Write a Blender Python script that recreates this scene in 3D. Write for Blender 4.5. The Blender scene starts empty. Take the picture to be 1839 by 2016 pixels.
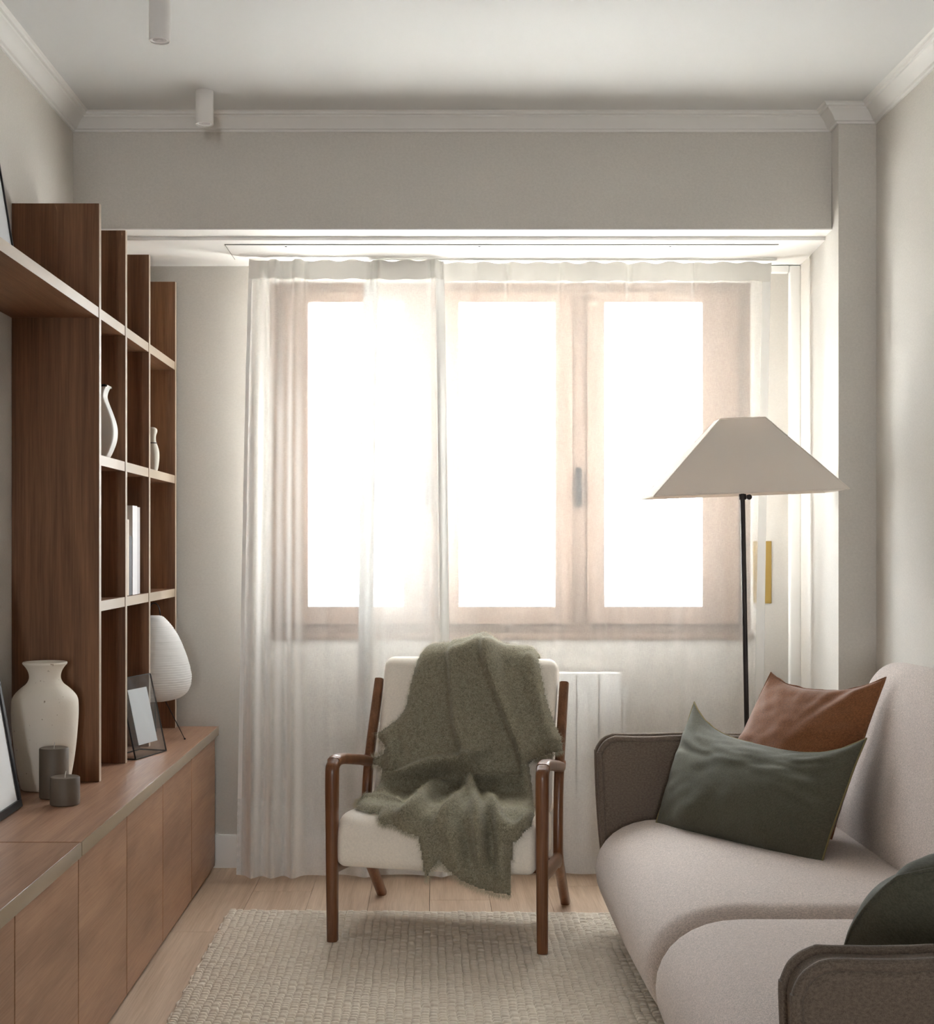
import bpy, bmesh, math, random
import numpy as np
from mathutils import Vector, Matrix, noise

random.seed(7)
rng = np.random.default_rng(7)
SC = bpy.context.scene
COL = SC.collection
PI = math.pi

# ------------------------------------------------------------------ camera, sky, light, exposure
EYE = 1.302                       # eye height
FPX = 2750.0                      # focal length in pixels of the 1839 wide frame
PX, PY = 850.0, 1075.0            # vanishing point of the room's long axis
cam_d = bpy.data.cameras.new('camera')
cam_d.sensor_fit = 'HORIZONTAL'
cam_d.sensor_width = 36.0
cam_d.lens = 36.0 * FPX / 1839.0
cam_d.shift_x = (919.5 - PX) / 1839.0
cam_d.shift_y = (PY - 1008.0) / 1839.0
cam_d.clip_start = 0.05
cam = bpy.data.objects.new('camera', cam_d)
COL.objects.link(cam)
cam.location = (0, 0, EYE)
cam.rotation_euler = (PI / 2, 0, 0)
SC.camera = cam

world = bpy.data.worlds.new('overcast_sky')
SC.world = world
world.use_nodes = True
bg = world.node_tree.nodes['Background']
bg.inputs['Color'].default_value = (0.93, 0.97, 1.0, 1)
bg.inputs['Strength'].default_value = 20.0

def area(name, loc, rot, sx, sy, power, color=(1, 1, 1), portal=False):
    d = bpy.data.lights.new(name, 'AREA')
    d.shape = 'RECTANGLE'; d.size = sx; d.size_y = sy; d.energy = power; d.color = color
    if portal: d.cycles.is_portal = True
    o = bpy.data.objects.new(name, d); COL.objects.link(o)
    o.location = loc; o.rotation_euler = rot
    return o

# daylight comes from the sky through the window in view and through an unseen rear wall opening added for fill (light portals)
area('window_portal', (0.32, 5.80, 1.66), (-PI / 2, 0, 0), 1.94, 1.42, 1, portal=True)
area('rear_fill_portal', (-0.3, -6.06, 1.3), (PI / 2, 0, 0), 0.6, 2.2, 1, portal=True)
# the sun runs along the facade: it lights the terrace outside but does not come in
sd = bpy.data.lights.new('sun', 'SUN'); sd.energy = 50.0; sd.angle = 0.01; sd.color = (1.0, 0.98, 0.96)
sun = bpy.data.objects.new('sun', sd); COL.objects.link(sun)
sun.rotation_euler = Vector((0.62, 0.03, -0.78)).to_track_quat('-Z', 'Y').to_euler()

SC.view_settings.view_transform = 'Standard'
SC.view_settings.look = 'None'
SC.view_settings.gamma = 1.0
SC.view_settings.use_curve_mapping = False
SC.view_settings.exposure = 0.75
SC.cycles.max_bounces = 9
SC.cycles.diffuse_bounces = 5
SC.cycles.glossy_bounces = 3
SC.cycles.transmission_bounces = 5
SC.cycles.transparent_max_bounces = 14
SC.cycles.sample_clamp_indirect = 40.0
SC.cycles.caustics_reflective = False
SC.cycles.caustics_refractive = False

# ------------------------------------------------------------------ helpers
def at(x, y, Y):
    """world point seen at picture position (x, y) when it stands Y metres away"""
    s = FPX / Y
    return Vector(((x - PX) / s, Y, EYE - (y - PY) / s))

def mesh_obj(name, verts, faces, mat, parent=None, smooth=None, uvs=None):
    me = bpy.data.meshes.new(name)
    me.from_pydata([tuple(v) for v in verts], [], [tuple(f) for f in faces])
    return finish(name, me, mat, parent, smooth)

def finish(name, me, mat, parent=None, smooth=None):
    me.update()
    if mat is not None: me.materials.append(mat)
    if smooth is not None and len(me.polygons):
        me.polygons.foreach_set('use_smooth', [True] * len(me.polygons))
        if smooth < 179: me.set_sharp_from_angle(angle=math.radians(smooth))
    o = bpy.data.objects.new(name, me)
    COL.objects.link(o)
    if parent is not None:
        o.parent = parent
        if parent.type == 'EMPTY':
            o.matrix_parent_inverse = Matrix.Translation(-Vector(parent.location))
    return o

def tag(o, label=None, cat=None, group=None, kind=None):
    if label: o['label'] = label
    if cat: o['category'] = cat
    if group: o['group'] = group
    if kind: o['kind'] = kind
    return o

def thing(name, loc, label, cat, group=None, kind=None):
    o = bpy.data.objects.new(name, None)
    o.empty_display_size = 0.1
    COL.objects.link(o)
    o.location = loc
    return tag(o, label, cat, group, kind)

class MB:
    def __init__(self): self.v = []; self.f = []
    def add(self, verts, faces):
        n = len(self.v)
        self.v += [tuple(p) for p in verts]
        self.f += [tuple(i + n for i in f) for f in faces]
    def box(self, x0, x1, y0, y1, z0, z1):
        self.add([(x0, y0, z0), (x1, y0, z0), (x1, y1, z0), (x0, y1, z0), (x0, y0, z1), (x1, y0, z1), (x1, y1, z1), (x0, y1, z1)],
                 [(0, 3, 2, 1), (4, 5, 6, 7), (0, 1, 5, 4), (1, 2, 6, 5), (2, 3, 7, 6), (3, 0, 4, 7)])
        return self
    def quad(self, a, b, c, d): self.add([a, b, c, d], [(0, 1, 2, 3)]); return self
    def obj(self, name, mat, parent=None, bevel=0, seg=2, smooth=None):
        me = bpy.data.meshes.new(name)
        me.from_pydata(self.v, [], self.f)
        if bevel:
            bm = bmesh.new(); bm.from_mesh(me)
            bmesh.ops.bevel(bm, geom=bm.edges[:], offset=bevel, segments=seg, affect='EDGES', profile=0.6)
            bm.to_mesh(me); bm.free()
            if smooth is None: smooth = 40
        return finish(name, me, mat, parent, smooth)

def bx(name, x0, x1, y0, y1, z0, z1, mat, parent=None, bevel=0, seg=2):
    return MB().box(x0, x1, y0, y1, z0, z1).obj(name, mat, parent, bevel, seg)

def lathe(profile, cx, cy, seg=48, cap_bottom=True, cap_top=False):
    v, f = [], []
    n = len(profile)
    for k in range(seg):
        a = 2 * PI * k / seg
        for r, z in profile: v.append((cx + r * math.cos(a), cy + r * math.sin(a), z))
    for k in range(seg):
        k2 = (k + 1) % seg
        for i in range(n - 1):
            f.append((k * n + i, k2 * n + i, k2 * n + i + 1, k * n + i + 1))
    if cap_bottom: f.append([k * n for k in range(seg)][::-1])
    if cap_top: f.append([k * n + n - 1 for k in range(seg)])
    return v, f

def catmull(pts, n=8):
    P = [np.array(p, float) for p in pts]
    P = [2 * P[0] - P[1]] + P + [2 * P[-1] - P[-2]]
    out = []
    for i in range(1, len(P) - 2):
        for k in range(n):
            t = k / n
            a, b, c, d = P[i - 1], P[i], P[i + 1], P[i + 2]
            out.append(0.5 * (2 * b + (c - a) * t + (2 * a - 5 * b + 4 * c - d) * t * t + (3 * b - a - 3 * c + d) * t ** 3))
    out.append(P[-2])
    return out

def tube(path, ra, rb=None, side=None, seg=12, power=2.0, closed=False, caps=True):
    """sweep a (super)ellipse along path; ra = half width along side, rb = half width across; scalars or lists"""
    path = [Vector(p) for p in path]
    n = len(path)
    if rb is None: rb = ra
    ra = [ra] * n if np.isscalar(ra) else list(ra)
    rb = [rb] * n if np.isscalar(rb) else list(rb)
    v, f = [], []
    prev = Vector(side) if side is not None else None
    for i, p in enumerate(path):
        if closed: t = path[(i + 1) % n] - path[i - 1]
        else: t = path[min(i + 1, n - 1)] - path[max(i - 1, 0)]
        t.normalize()
        if prev is None:
            prev = Vector((0, 0, 1)) if abs(t.z) < 0.9 else Vector((1, 0, 0))
        s = (Vector(side) if side is not None else prev)
        s = s - t * s.dot(t)
        if s.length < 1e-5: s = Vector((1, 0, 0)) - t * t.x
        s.normalize()
        prev = s
        u = t.cross(s)
        for k in range(seg):
            a = 2 * PI * k / seg
            c, d = math.cos(a), math.sin(a)
            c = math.copysign(abs(c) ** (2 / power), c); d = math.copysign(abs(d) ** (2 / power), d)
            v.append(p + s * (c * ra[i]) + u * (d * rb[i]))
    m = n if closed else n - 1
    for i in range(m):
        j = (i + 1) % n
        for k in range(seg):
            k2 = (k + 1) % seg
            f.append((i * seg + k, i * seg + k2, j * seg + k2, j * seg + k))
    if caps and not closed:
        f.append(tuple(range(seg))[::-1])
        f.append(tuple((n - 1) * seg + k for k in range(seg)))
    return v, f

def puff(profile, t0, t1, r, place, nr=7, nm=10, bulge=0.0):
    """closed cushion: a closed 2D profile (counter-clockwise) swept from t0 to t1 with rounded ends of radius r"""
    P = np.array(profile, float)
    n = len(P)
    T = np.roll(P, -1, 0) - np.roll(P, 1, 0)
    T /= np.maximum(np.linalg.norm(T, axis=1, keepdims=True), 1e-9)
    N = np.stack([T[:, 1], -T[:, 0]], 1)
    area2 = np.sum(P[:, 0] * np.roll(P[:, 1], -1) - np.roll(P[:, 0], -1) * P[:, 1])
    if area2 < 0: N = -N
    rows = []
    for k in range(nr + 1):
        a = PI / 2 * k / nr
        rows.append((t0 + r * (1 - math.sin(a)), -r * (1 - math.cos(a))))
    rows = rows[::-1]
    rows = [(t0 + r * (1 - math.cos(PI / 2 * k / nr)), -r * (1 - math.sin(PI / 2 * k / nr))) for k in range(nr + 1)]
    mid = [(t0 + r + (t1 - t0 - 2 * r) * k / nm, 0.0) for k in range(1, nm)]
    end = [(t1 - (t - t0), o) for t, o in rows[::-1]]
    rows = rows + mid + end
    v, f = [], []
    for t, o in rows:
        u = (t - t0) / (t1 - t0)
        oo = o + bulge * math.sin(PI * u)
        for q in P + N * oo: v.append(place(t, q[0], q[1]))
    m = len(rows)
    for i in range(m - 1):
        for k in range(n):
            k2 = (k + 1) % n
            f.append((i * n + k, i * n + k2, (i + 1) * n + k2, (i + 1) * n + k))
    f.append(tuple(range(n))[::-1]); f.append(tuple((m - 1) * n + k for k in range(n)))
    return v, f

def rrect(a0, a1, b0, b1, r, seg=6):
    out = []
    for cx, cy, s in ((a1 - r, b0 + r, -PI / 2), (a1 - r, b1 - r, 0), (a0 + r, b1 - r, PI / 2), (a0 + r, b0 + r, PI)):
        for k in range(seg + 1):
            a = s + PI / 2 * k / seg
            out.append((cx + r * math.cos(a), cy + r * math.sin(a)))
    return out

def densify(poly, step=0.02):
    out = []
    for i in range(len(poly)):
        a, b = np.array(poly[i]), np.array(poly[(i + 1) % len(poly)])
        n = max(1, int(np.linalg.norm(b - a) / step))
        for k in range(n): out.append(tuple(a + (b - a) * k / n))
    return out

def fix_normals(o):
    bm = bmesh.new(); bm.from_mesh(o.data)
    bmesh.ops.recalc_face_normals(bm, faces=bm.faces[:])
    bm.to_mesh(o.data); bm.free()
    return o

# ------------------------------------------------------------------ materials
class NT:
    def __init__(self, name):
        self.m = bpy.data.materials.new(name); self.m.use_nodes = True
        self.t = self.m.node_tree; self.p = self.t.nodes['Principled BSDF']; self.out = self.t.nodes['Material Output']
    def n(self, typ, **kw):
        o = self.t.nodes.new(typ)
        for k, v in kw.items(): setattr(o, k, v)
        return o
    def l(self, a, b): self.t.links.new(a, b)
    def coord(self, scale=(1, 1, 1), rot=(0, 0, 0), kind='Object'):
        tc = self.n('ShaderNodeTexCoord'); mp = self.n('ShaderNodeMapping')
        mp.inputs['Scale'].default_value = scale; mp.inputs['Rotation'].default_value = rot
        self.l(tc.outputs[kind], mp.inputs['Vector'])
        return mp.outputs['Vector']
    def noise(self, vec, scale, detail=3, rough=0.55, dist=0.0):
        o = self.n('ShaderNodeTexNoise'); o.inputs['Scale'].default_value = scale
        o.inputs['Detail'].default_value = detail; o.inputs['Roughness'].default_value = rough
        o.inputs['Distortion'].default_value = dist
        self.l(vec, o.inputs['Vector']); return o.outputs['Fac']
    def ramp(self, fac, stops):
        r = self.n('ShaderNodeValToRGB'); e = r.color_ramp.elements
        while len(e) < len(stops): e.new(0.5)
        for el, (p, c) in zip(e, stops): el.position = p; el.color = (*c, 1) if len(c) == 3 else c
        self.l(fac, r.inputs['Fac']); return r.outputs['Color']
    def mix(self, fac, a, b, mode='MIX'):
        o = self.n('ShaderNodeMix', data_type='RGBA', blend_type=mode)
        for s, v in ((o.inputs[0], fac), (o.inputs[6], a), (o.inputs[7], b)):
            if isinstance(v, (int, float)): s.default_value = v
            elif isinstance(v, tuple): s.default_value = (*v, 1)
            else: self.l(v, s)
        return o.outputs[2]
    def bump(self, h, strength=0.2, dist=0.002):
        b = self.n('ShaderNodeBump'); b.inputs['Strength'].default_value = strength; b.inputs['Distance'].default_value = dist
        self.l(h, b.inputs['Height']); self.l(b.outputs['Normal'], self.p.inputs['Normal']); return b
    def math(self, op, a, b=0.0):
        o = self.n('ShaderNodeMath', operation=op)
        for s, v in ((o.inputs[0], a), (o.inputs[1], b)):
            if isinstance(v, (int, float)): s.default_value = v
            else: self.l(v, s)
        return o.outputs[0]
    def base(self, c): 
        if isinstance(c, tuple): self.p.inputs['Base Color'].default_value = (*c, 1)
        else: self.l(c, self.p.inputs['Base Color'])
    def set(self, **kw):
        for k, v in kw.items(): self.p.inputs[k.replace('_', ' ')].default_value = v

def paint(name, c, rough=0.75, grain=0.0, scale=250):
    m = NT(name); m.set(Roughness=rough)
    v = m.coord()
    n = m.noise(v, 1.3, 2)
    m.base(m.mix(n, tuple(x * 0.97 for x in c), tuple(min(1, x * 1.03) for x in c)))
    if grain:
        m.bump(m.noise(v, scale, 2), grain, 0.001)
    return m.m

def woven(name, c, var=0.25, scale=500, rough=0.9, bump=0.25, sheen=0.2, big=0.06):
    """upholstery cloth: fine crossing threads, slight melange"""
    m = NT(name); m.set(Roughness=rough)
    m.p.inputs['Sheen Weight'].default_value = sheen
    m.p.inputs['Sheen Roughness'].default_value = 0.5
    m.p.inputs['Specular IOR Level'].default_value = 0.2
    v1 = m.coord((scale, scale * 0.25, scale)); v2 = m.coord((scale * 0.25, scale, scale * 0.35))
    n = m.math('ADD', m.math('MULTIPLY', m.noise(v1, 1, 2), 0.5), m.math('MULTIPLY', m.noise(v2, 1, 2), 0.5))
    dark = tuple(x * (1 - var) for x in c); lite = tuple(min(1, x * (1 + var)) for x in c)
    col = m.ramp(n, [(0.38, dark), (0.62, lite)])
    b = m.noise(m.coord(), 6, 2)
    col = m.mix(m.math('MULTIPLY', b, big * 4), col, dark)
    m.base(col); m.bump(n, bump, 0.0012)
    return m.m

def wood(name, dark, lite, axis, rough=0.45, grain=1.0, coat=0.0, spec=0.4):
    """veneer with the grain along the given object axis"""
    m = NT(name); m.set(Roughness=rough)
    m.p.inputs['Specular IOR Level'].default_value = spec
    m.p.inputs['Coat Weight'].default_value = coat
    sc = [22.0, 22.0, 22.0]; sc['xyz'.index(axis)] = 1.1
    fine = [260.0, 260.0, 260.0]; fine['xyz'.index(axis)] = 6.0
    oi = m.n('ShaderNodeObjectInfo')
    tc = m.n('ShaderNodeTexCoord'); off = m.n('ShaderNodeVectorMath', operation='ADD')
    sc_r = m.n('ShaderNodeVectorMath', operation='SCALE'); sc_r.inputs['Scale'].default_value = 9.0
    cmb = m.n('ShaderNodeCombineXYZ')
    for i in range(3): m.l(oi.outputs['Random'], cmb.inputs[i])
    m.l(cmb.outputs[0], sc_r.inputs[0])
    m.l(tc.outputs['Object'], off.inputs[0]); m.l(sc_r.outputs[0], off.inputs[1])
    def mp(s):
        o = m.n('ShaderNodeMapping'); o.inputs['Scale'].default_value = s; m.l(off.outputs[0], o.inputs['Vector']); return o.outputs['Vector']
    a = m.noise(mp(sc), 1, 4, 0.6, 0.6)
    f = m.noise(mp(fine), 1, 3, 0.6)
    g = m.math('ADD', m.math('MULTIPLY', a, 0.6), m.math('MULTIPLY', f, 0.4 * grain))
    col = m.ramp(g, [(0.36, dark), (0.64, lite)])
    m.base(col); m.bump(f, 0.12, 0.0006)
    return m.m

def plain(name, c, rough=0.5, metal=0.0, coat=0.0):
    m = NT(name); m.base(c); m.set(Roughness=rough, Metallic=metal); m.p.inputs['Coat Weight'].default_value = coat
    return m.m

M = {}
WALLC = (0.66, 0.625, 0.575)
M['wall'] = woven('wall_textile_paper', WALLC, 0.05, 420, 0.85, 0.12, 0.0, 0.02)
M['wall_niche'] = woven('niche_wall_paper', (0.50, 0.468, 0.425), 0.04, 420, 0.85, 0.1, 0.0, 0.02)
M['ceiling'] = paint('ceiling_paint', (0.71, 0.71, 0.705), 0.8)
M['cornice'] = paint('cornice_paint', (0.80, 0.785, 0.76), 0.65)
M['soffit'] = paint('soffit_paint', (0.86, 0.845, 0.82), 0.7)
M['white_trim'] = paint('white_trim_paint', (0.80, 0.78, 0.75), 0.45)
M['grey_gap'] = plain('grey_gap', (0.22, 0.21, 0.20), 0.9)
M['gap'] = plain('dark_gap', (0.03, 0.028, 0.025), 0.9)
M['walnut_v'] = wood('walnut_veneer_upright', (0.130, 0.057, 0.026), (0.265, 0.125, 0.060), 'z', 0.5, 1.0, 0.0, 0.25)
M['walnut_y'] = wood('walnut_veneer_along_wall', (0.27, 0.146, 0.088), (0.45, 0.265, 0.172), 'y', 0.4)
M['walnut_x'] = wood('walnut_veneer_across', (0.145, 0.066, 0.031), (0.28, 0.138, 0.07), 'y', 0.5, 1.0, 0.0, 0.25)
M['worktop_edge'] = plain('worktop_edge_band', (0.38, 0.295, 0.205), 0.22)
M['edge'] = plain('laminate_edge', (0.50, 0.405, 0.31), 0.35)
M['oak'] = wood('oak_floor_board', (0.46, 0.325, 0.222), (0.66, 0.505, 0.375), 'y', 0.5, 0.9)
M['teak'] = wood('oiled_teak', (0.100, 0.036, 0.013), (0.225, 0.09, 0.036), 'z', 0.32, 1.0, 0.15)
M['black_metal'] = plain('black_metal', (0.018, 0.016, 0.016), 0.4, 0.6)
M['dark_metal'] = plain('dark_bronze_metal', (0.03, 0.022, 0.02), 0.42, 0.5)
M['brass'] = plain('brass', (0.36, 0.235, 0.065), 0.5, 0.7)
M['spot'] = paint('spot_paint', (0.80, 0.77, 0.74), 0.5)
M['chair_cloth'] = woven('cream_chair_cloth', (0.88, 0.81, 0.715), 0.06, 420, 0.9, 0.15, 0.15, 0.03)
M['sofa'] = woven('taupe_sofa_cloth', (0.60, 0.515, 0.47), 0.30, 600, 0.92, 0.3, 0.2, 0.03)
M['sofa_arm'] = woven('taupe_sofa_arm_cloth', (0.185, 0.142, 0.110), 0.30, 600, 0.92, 0.3, 0.15, 0.03)
M['green'] = woven('sage_linen', (0.108, 0.103, 0.073), 0.22, 420, 0.85, 0.35, 0.12, 0.10)
M['green_seam'] = plain('ochre_stitching', (0.22, 0.17, 0.07), 0.8)
M['rust'] = woven('rust_wool', (0.24, 0.095, 0.038), 0.28, 480, 0.95, 0.35, 0.35, 0.06)
M['rust_back'] = woven('pale_cushion_back', (0.50, 0.43, 0.36), 0.1, 480, 0.95, 0.2, 0.1, 0.03)
M['throw'] = woven('olive_mohair', (0.245, 0.218, 0.152), 0.30, 260, 1.0, 0.6, 0.12, 0.08)
M['throw_fibre'] = plain('olive_mohair_fibre', (0.47, 0.43, 0.315), 0.9)
M['stone'] = None
def speckled(name, c, spots, scale=90):
    m = NT(name); m.set(Roughness=0.85)
    v = m.coord()
    n = m.noise(v, scale, 2, 0.5); p = m.noise(v, 7, 3)
    col = m.mix(p, tuple(x * 0.93 for x in c), c)
    col = m.mix(m.ramp(n, [(0.24, (1, 1, 1)), (0.29, (0, 0, 0))]), col, spots)
    m.base(col); m.bump(m.noise(v, 130, 4), 0.25, 0.002)
    return m.m
M['stone'] = speckled('sandy_stoneware', (0.84, 0.765, 0.66), (0.30, 0.22, 0.15))
M['white_ceramic'] = paint('white_ceramic', (0.74, 0.715, 0.67), 0.5)
M['crackle'] = speckled('worn_white_ceramic', (0.62, 0.58, 0.50), (0.16, 0.12, 0.09), 70)
M['wax'] = paint('grey_brown_wax', (0.125, 0.092, 0.064), 0.55, 0.3, 120)
M['wick'] = plain('wick', (0.7, 0.66, 0.6), 0.9)
M['paper'] = plain('white_card', (0.80, 0.80, 0.79), 0.8)
M['print'] = paint('pale_print', (0.66, 0.67, 0.68), 0.7)
M['book_white'] = plain('white_book_cover', (0.72, 0.70, 0.70), 0.5)
M['book_grey'] = plain('grey_book_cover', (0.52, 0.49, 0.49), 0.5)
M['book_dark'] = plain('dark_book_cover', (0.035, 0.03, 0.034), 0.5)
M['book_tan'] = plain('cream_book_cover', (0.66, 0.56, 0.46), 0.6)
M['radiator'] = plain('radiator_enamel', (0.78, 0.77, 0.75), 0.4)
M['frame_wood'] = wood('window_frame_wood', (0.17, 0.112, 0.080), (0.26, 0.18, 0.135), 'z', 0.5, 0.6)
M['terrace'] = paint('pale_terrace_tiles', (0.74, 0.72, 0.68), 0.9)
M['parapet'] = paint('balcony_render', (0.10, 0.105, 0.11), 0.9)

def glass(name, tint=(1, 1, 1), refl=0.06, dark=0.0):
    m = NT(name)
    tr = m.n('ShaderNodeBsdfTransparent'); tr.inputs['Color'].default_value = (*tint, 1)
    gl = m.n('ShaderNodeBsdfGlossy'); gl.inputs['Roughness'].default_value = 0.02
    fr = m.n('ShaderNodeFresnel'); fr.inputs['IOR'].default_value = 1.45
    mx = m.n('ShaderNodeMixShader'); ge = m.n('ShaderNodeNewGeometry'); m.l(m.math('MULTIPLY', fr.outputs[0], m.math('SUBTRACT', 1.0, ge.outputs['Backfacing'])), mx.inputs[0]); m.l(tr.outputs[0], mx.inputs[1]); m.l(gl.outputs[0], mx.inputs[2])
    m.l(mx.outputs[0], m.out.inputs['Surface'])
    return m.m
M['glass'] = glass('window_glass', (0.97, 0.98, 0.98))
M['frame_glass'] = glass('frame_glass', (0.93, 0.94, 0.95))
M['lens'] = glass('spot_lens_glass', (0.9, 0.9, 0.9))

def sheer(name, c, transp, c_tr=None, weave=0.3, transl=0.5):
    """thin curtain cloth: part of the light goes straight through between the threads, the rest is scattered"""
    m = NT(name)
    c_tr = c_tr or c
    di = m.n('ShaderNodeBsdfDiffuse'); di.inputs['Color'].default_value = (*c, 1)
    tl = m.n('ShaderNodeBsdfTranslucent'); tl.inputs['Color'].default_value = (*c_tr, 1)
    a = m.n('ShaderNodeMixShader'); a.inputs[0].default_value = transl
    m.l(di.outputs[0], a.inputs[1]); m.l(tl.outputs[0], a.inputs[2])
    tr = m.n('ShaderNodeBsdfTransparent')
    v1 = m.coord((90, 90, 620)); v2 = m.coord((620, 620, 60))
    n = m.math('MAXIMUM', m.noise(v1, 1, 2), m.noise(v2, 1, 2))
    ge = m.n('ShaderNodeNewGeometry')
    flat = m.n('ShaderNodeVectorMath', operation='MULTIPLY'); flat.inputs[1].default_value = (1, 1, 0); m.l(ge.outputs['Incoming'], flat.inputs[0])
    nrmz = m.n('ShaderNodeVectorMath', operation='NORMALIZE'); m.l(flat.outputs[0], nrmz.inputs[0])
    dot = m.n('ShaderNodeVectorMath', operation='DOT_PRODUCT'); m.l(nrmz.outputs[0], dot.inputs[0]); m.l(ge.outputs['Normal'], dot.inputs[1])
    cosv = m.math('MAXIMUM', m.math('ABSOLUTE', dot.outputs['Value']), 0.05)
    # the dense upright threads close the gaps as the cloth turns sideways
    f = m.math('SUBTRACT', 1.0, m.math('DIVIDE', 1.0 - transp, cosv))
    f = m.math('SUBTRACT', f, m.math('MULTIPLY', m.math('SUBTRACT', n, 0.55), weave))
    f = m.math('MAXIMUM', f, 0.0)
    b = m.n('ShaderNodeMixShader'); m.l(f, b.inputs[0]); m.l(a.outputs[0], b.inputs[1]); m.l(tr.outputs[0], b.inputs[2])
    m.l(b.outputs[0], m.out.inputs['Surface'])
    return m.m
M['sheer'] = sheer('sheer_linen_voile', (0.90, 0.885, 0.86), 0.58, None, 0.3, 0.026)
M['sheer_band'] = sheer('sheer_heading_tape', (0.78, 0.76, 0.72), -0.02, None, 0.02, 0.022)
M['sheer_hem_shaded'] = sheer('sheer_hem_shade_tone', (0.52, 0.515, 0.50), -0.02, None, 0.02, 0.008)  # same hem cloth, colour darkened so the strip keeps a shaded grey
M['sheer_hem'] = sheer('sheer_hem', (0.88, 0.87, 0.85), -0.02, None, 0.02, 0.022)
M['shade'] = sheer('lampshade_linen', (0.93, 0.89, 0.82), 0.0, (0.70, 0.57, 0.49), 0.0, 0.3)
M['rice_paper'] = sheer('rice_paper', (0.93, 0.92, 0.90), 0.0, None, 0.0, 0.25)

def rug_mat():
    m = NT('wool_rug_yarn'); m.set(Roughness=0.95)
    v = m.coord()
    n = m.noise(v, 45, 3); f = m.noise(m.coord((60, 900, 900)), 1, 2)
    col = m.ramp(n, [(0.3, (0.76, 0.68, 0.57)), (0.7, (0.91, 0.845, 0.74))])
    col = m.mix(m.math('MULTIPLY', f, 0.5), col, (0.78, 0.70, 0.59))
    m.base(col); m.bump(f, 0.4, 0.0015)
    return m.m
M['rug'] = rug_mat()
M['rug_base'] = paint('rug_backing', (0.52, 0.45, 0.36), 0.95)

# ------------------------------------------------------------------ room shell
XL, XR = -1.30, 1.58
YB, YR = 5.66, -6.0
ZC = EYE + 1.56                 # ceiling
ZS = EYE + 1.151                # soffit of the beam
ZN = EYE + 1.134                 # niche ceiling
YBEAM, YSTEP, YCOL = 5.064, 5.18, 4.964
XC0, XC1 = 1.446, 1.49          # side of the niche at the column and at the window wall

def struct(o, label, cat): return tag(o, label, cat, kind='structure')

floor = struct(bx('floor', XL - 0.1, XR + 0.1, YR, YB + 0.12, -0.06, -0.012, M['gap']), 'light oak plank floor of the room', 'floor')
# planks run towards the window
def planks():
    w = 0.222
    x = XL - 0.04
    i = 0
    while x < XR:
        y = YR + (0.9 * ((i * 0.618) % 1.0))
        ys = [YR] + [y + k * 1.75 for k in range(8) if YR + 0.15 < y + k * 1.75 < YB - 0.12] + [YB]
        x1 = min(x + w, XR + 0.02)
        for a, b in zip(ys[:-1], ys[1:]):
            if b < 1.2: continue
            MB().box(x + 0.0006, x1 - 0.0006, a + 0.0006, b - 0.0006, -0.012, 0.0).obj('plank', M['oak'], floor, 0.0008, 1)
        x += w; i += 1
planks()

struct(bx('wall_left', XL - 0.12, XL, YR, YB + 0.12, 0, ZC, M['wall']), 'greige wall above the walnut cabinets', 'wall')
struct(bx('wall_right', XR, XR + 0.12, YR, YB + 0.12, 0, ZC, M['wall']), 'greige wall behind the sofa', 'wall')
mb = MB()
ox0, ox1, oz0, oz1 = -0.66, 1.30, 0.95, 2.375   # window opening
mb.box(XL, ox0, YB, YB + 0.12, 0, ZC); mb.box(ox1, XR, YB, YB + 0.12, 0, ZC)
mb.box(ox0, ox1, YB, YB + 0.12, 0, oz0); mb.box(ox0, ox1, YB, YB + 0.12, oz1, ZC)
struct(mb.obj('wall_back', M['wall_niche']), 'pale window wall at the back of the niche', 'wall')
mb = MB()
mb.box(XL, -0.6, YR - 0.1, YR, 0, ZC); mb.box(0.0, XR, YR - 0.1, YR, 0, ZC); mb.box(-0.6, 0.0, YR - 0.1, YR, 2.4, ZC); mb.box(-0.6, 0.0, YR - 0.1, YR, 0, 0.2)  # gap behind the camera is added, sized for the fill light
struct(mb.obj('wall_rear', M['wall']), 'rear wall with an unseen opening added for fill light', 'wall')
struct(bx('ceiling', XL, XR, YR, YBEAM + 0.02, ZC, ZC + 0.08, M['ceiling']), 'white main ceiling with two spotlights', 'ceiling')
# beam, niche ceiling
struct(bx('beam', XL, XC0 + 0.004, YBEAM, YSTEP, ZS, ZC + 0.02, M['wall']), 'greige dropped beam above the window niche', 'beam')
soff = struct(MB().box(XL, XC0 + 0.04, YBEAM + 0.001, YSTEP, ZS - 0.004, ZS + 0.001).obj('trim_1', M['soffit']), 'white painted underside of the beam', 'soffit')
mb = MB()
mb.box(XL, XC1 + 0.02, YSTEP, YB, ZN, ZN + 0.12)
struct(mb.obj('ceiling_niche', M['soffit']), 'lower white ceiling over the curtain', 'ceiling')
# access panel in the niche ceiling: thin gap line and panel
xa, xb, ya, yb = -0.775, 1.30, 5.25, 5.52
pan = struct(bx('trim_2', xa, xb, ya, yb, ZN - 0.004, ZN - 0.0005, M['soffit']), 'flush access panel in the niche ceiling', 'panel')
mb = MB(); g = 0.0035
mb.box(xa - g, xb + g, ya - g, ya, ZN - 0.0025, ZN - 0.0002); mb.box(xa - g, xa, ya, yb, ZN - 0.0025, ZN - 0.0002)
mb.obj('gap_line', M['grey_gap'], pan)
for xx in (-0.55, 0.18, 0.9):
    v, f = lathe([(0.0045, ZN - 0.0052), (0.0045, ZN - 0.004)], xx, ya + 0.02, 10)
    mesh_obj('screw', v, f, M['gap'], pan)
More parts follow.
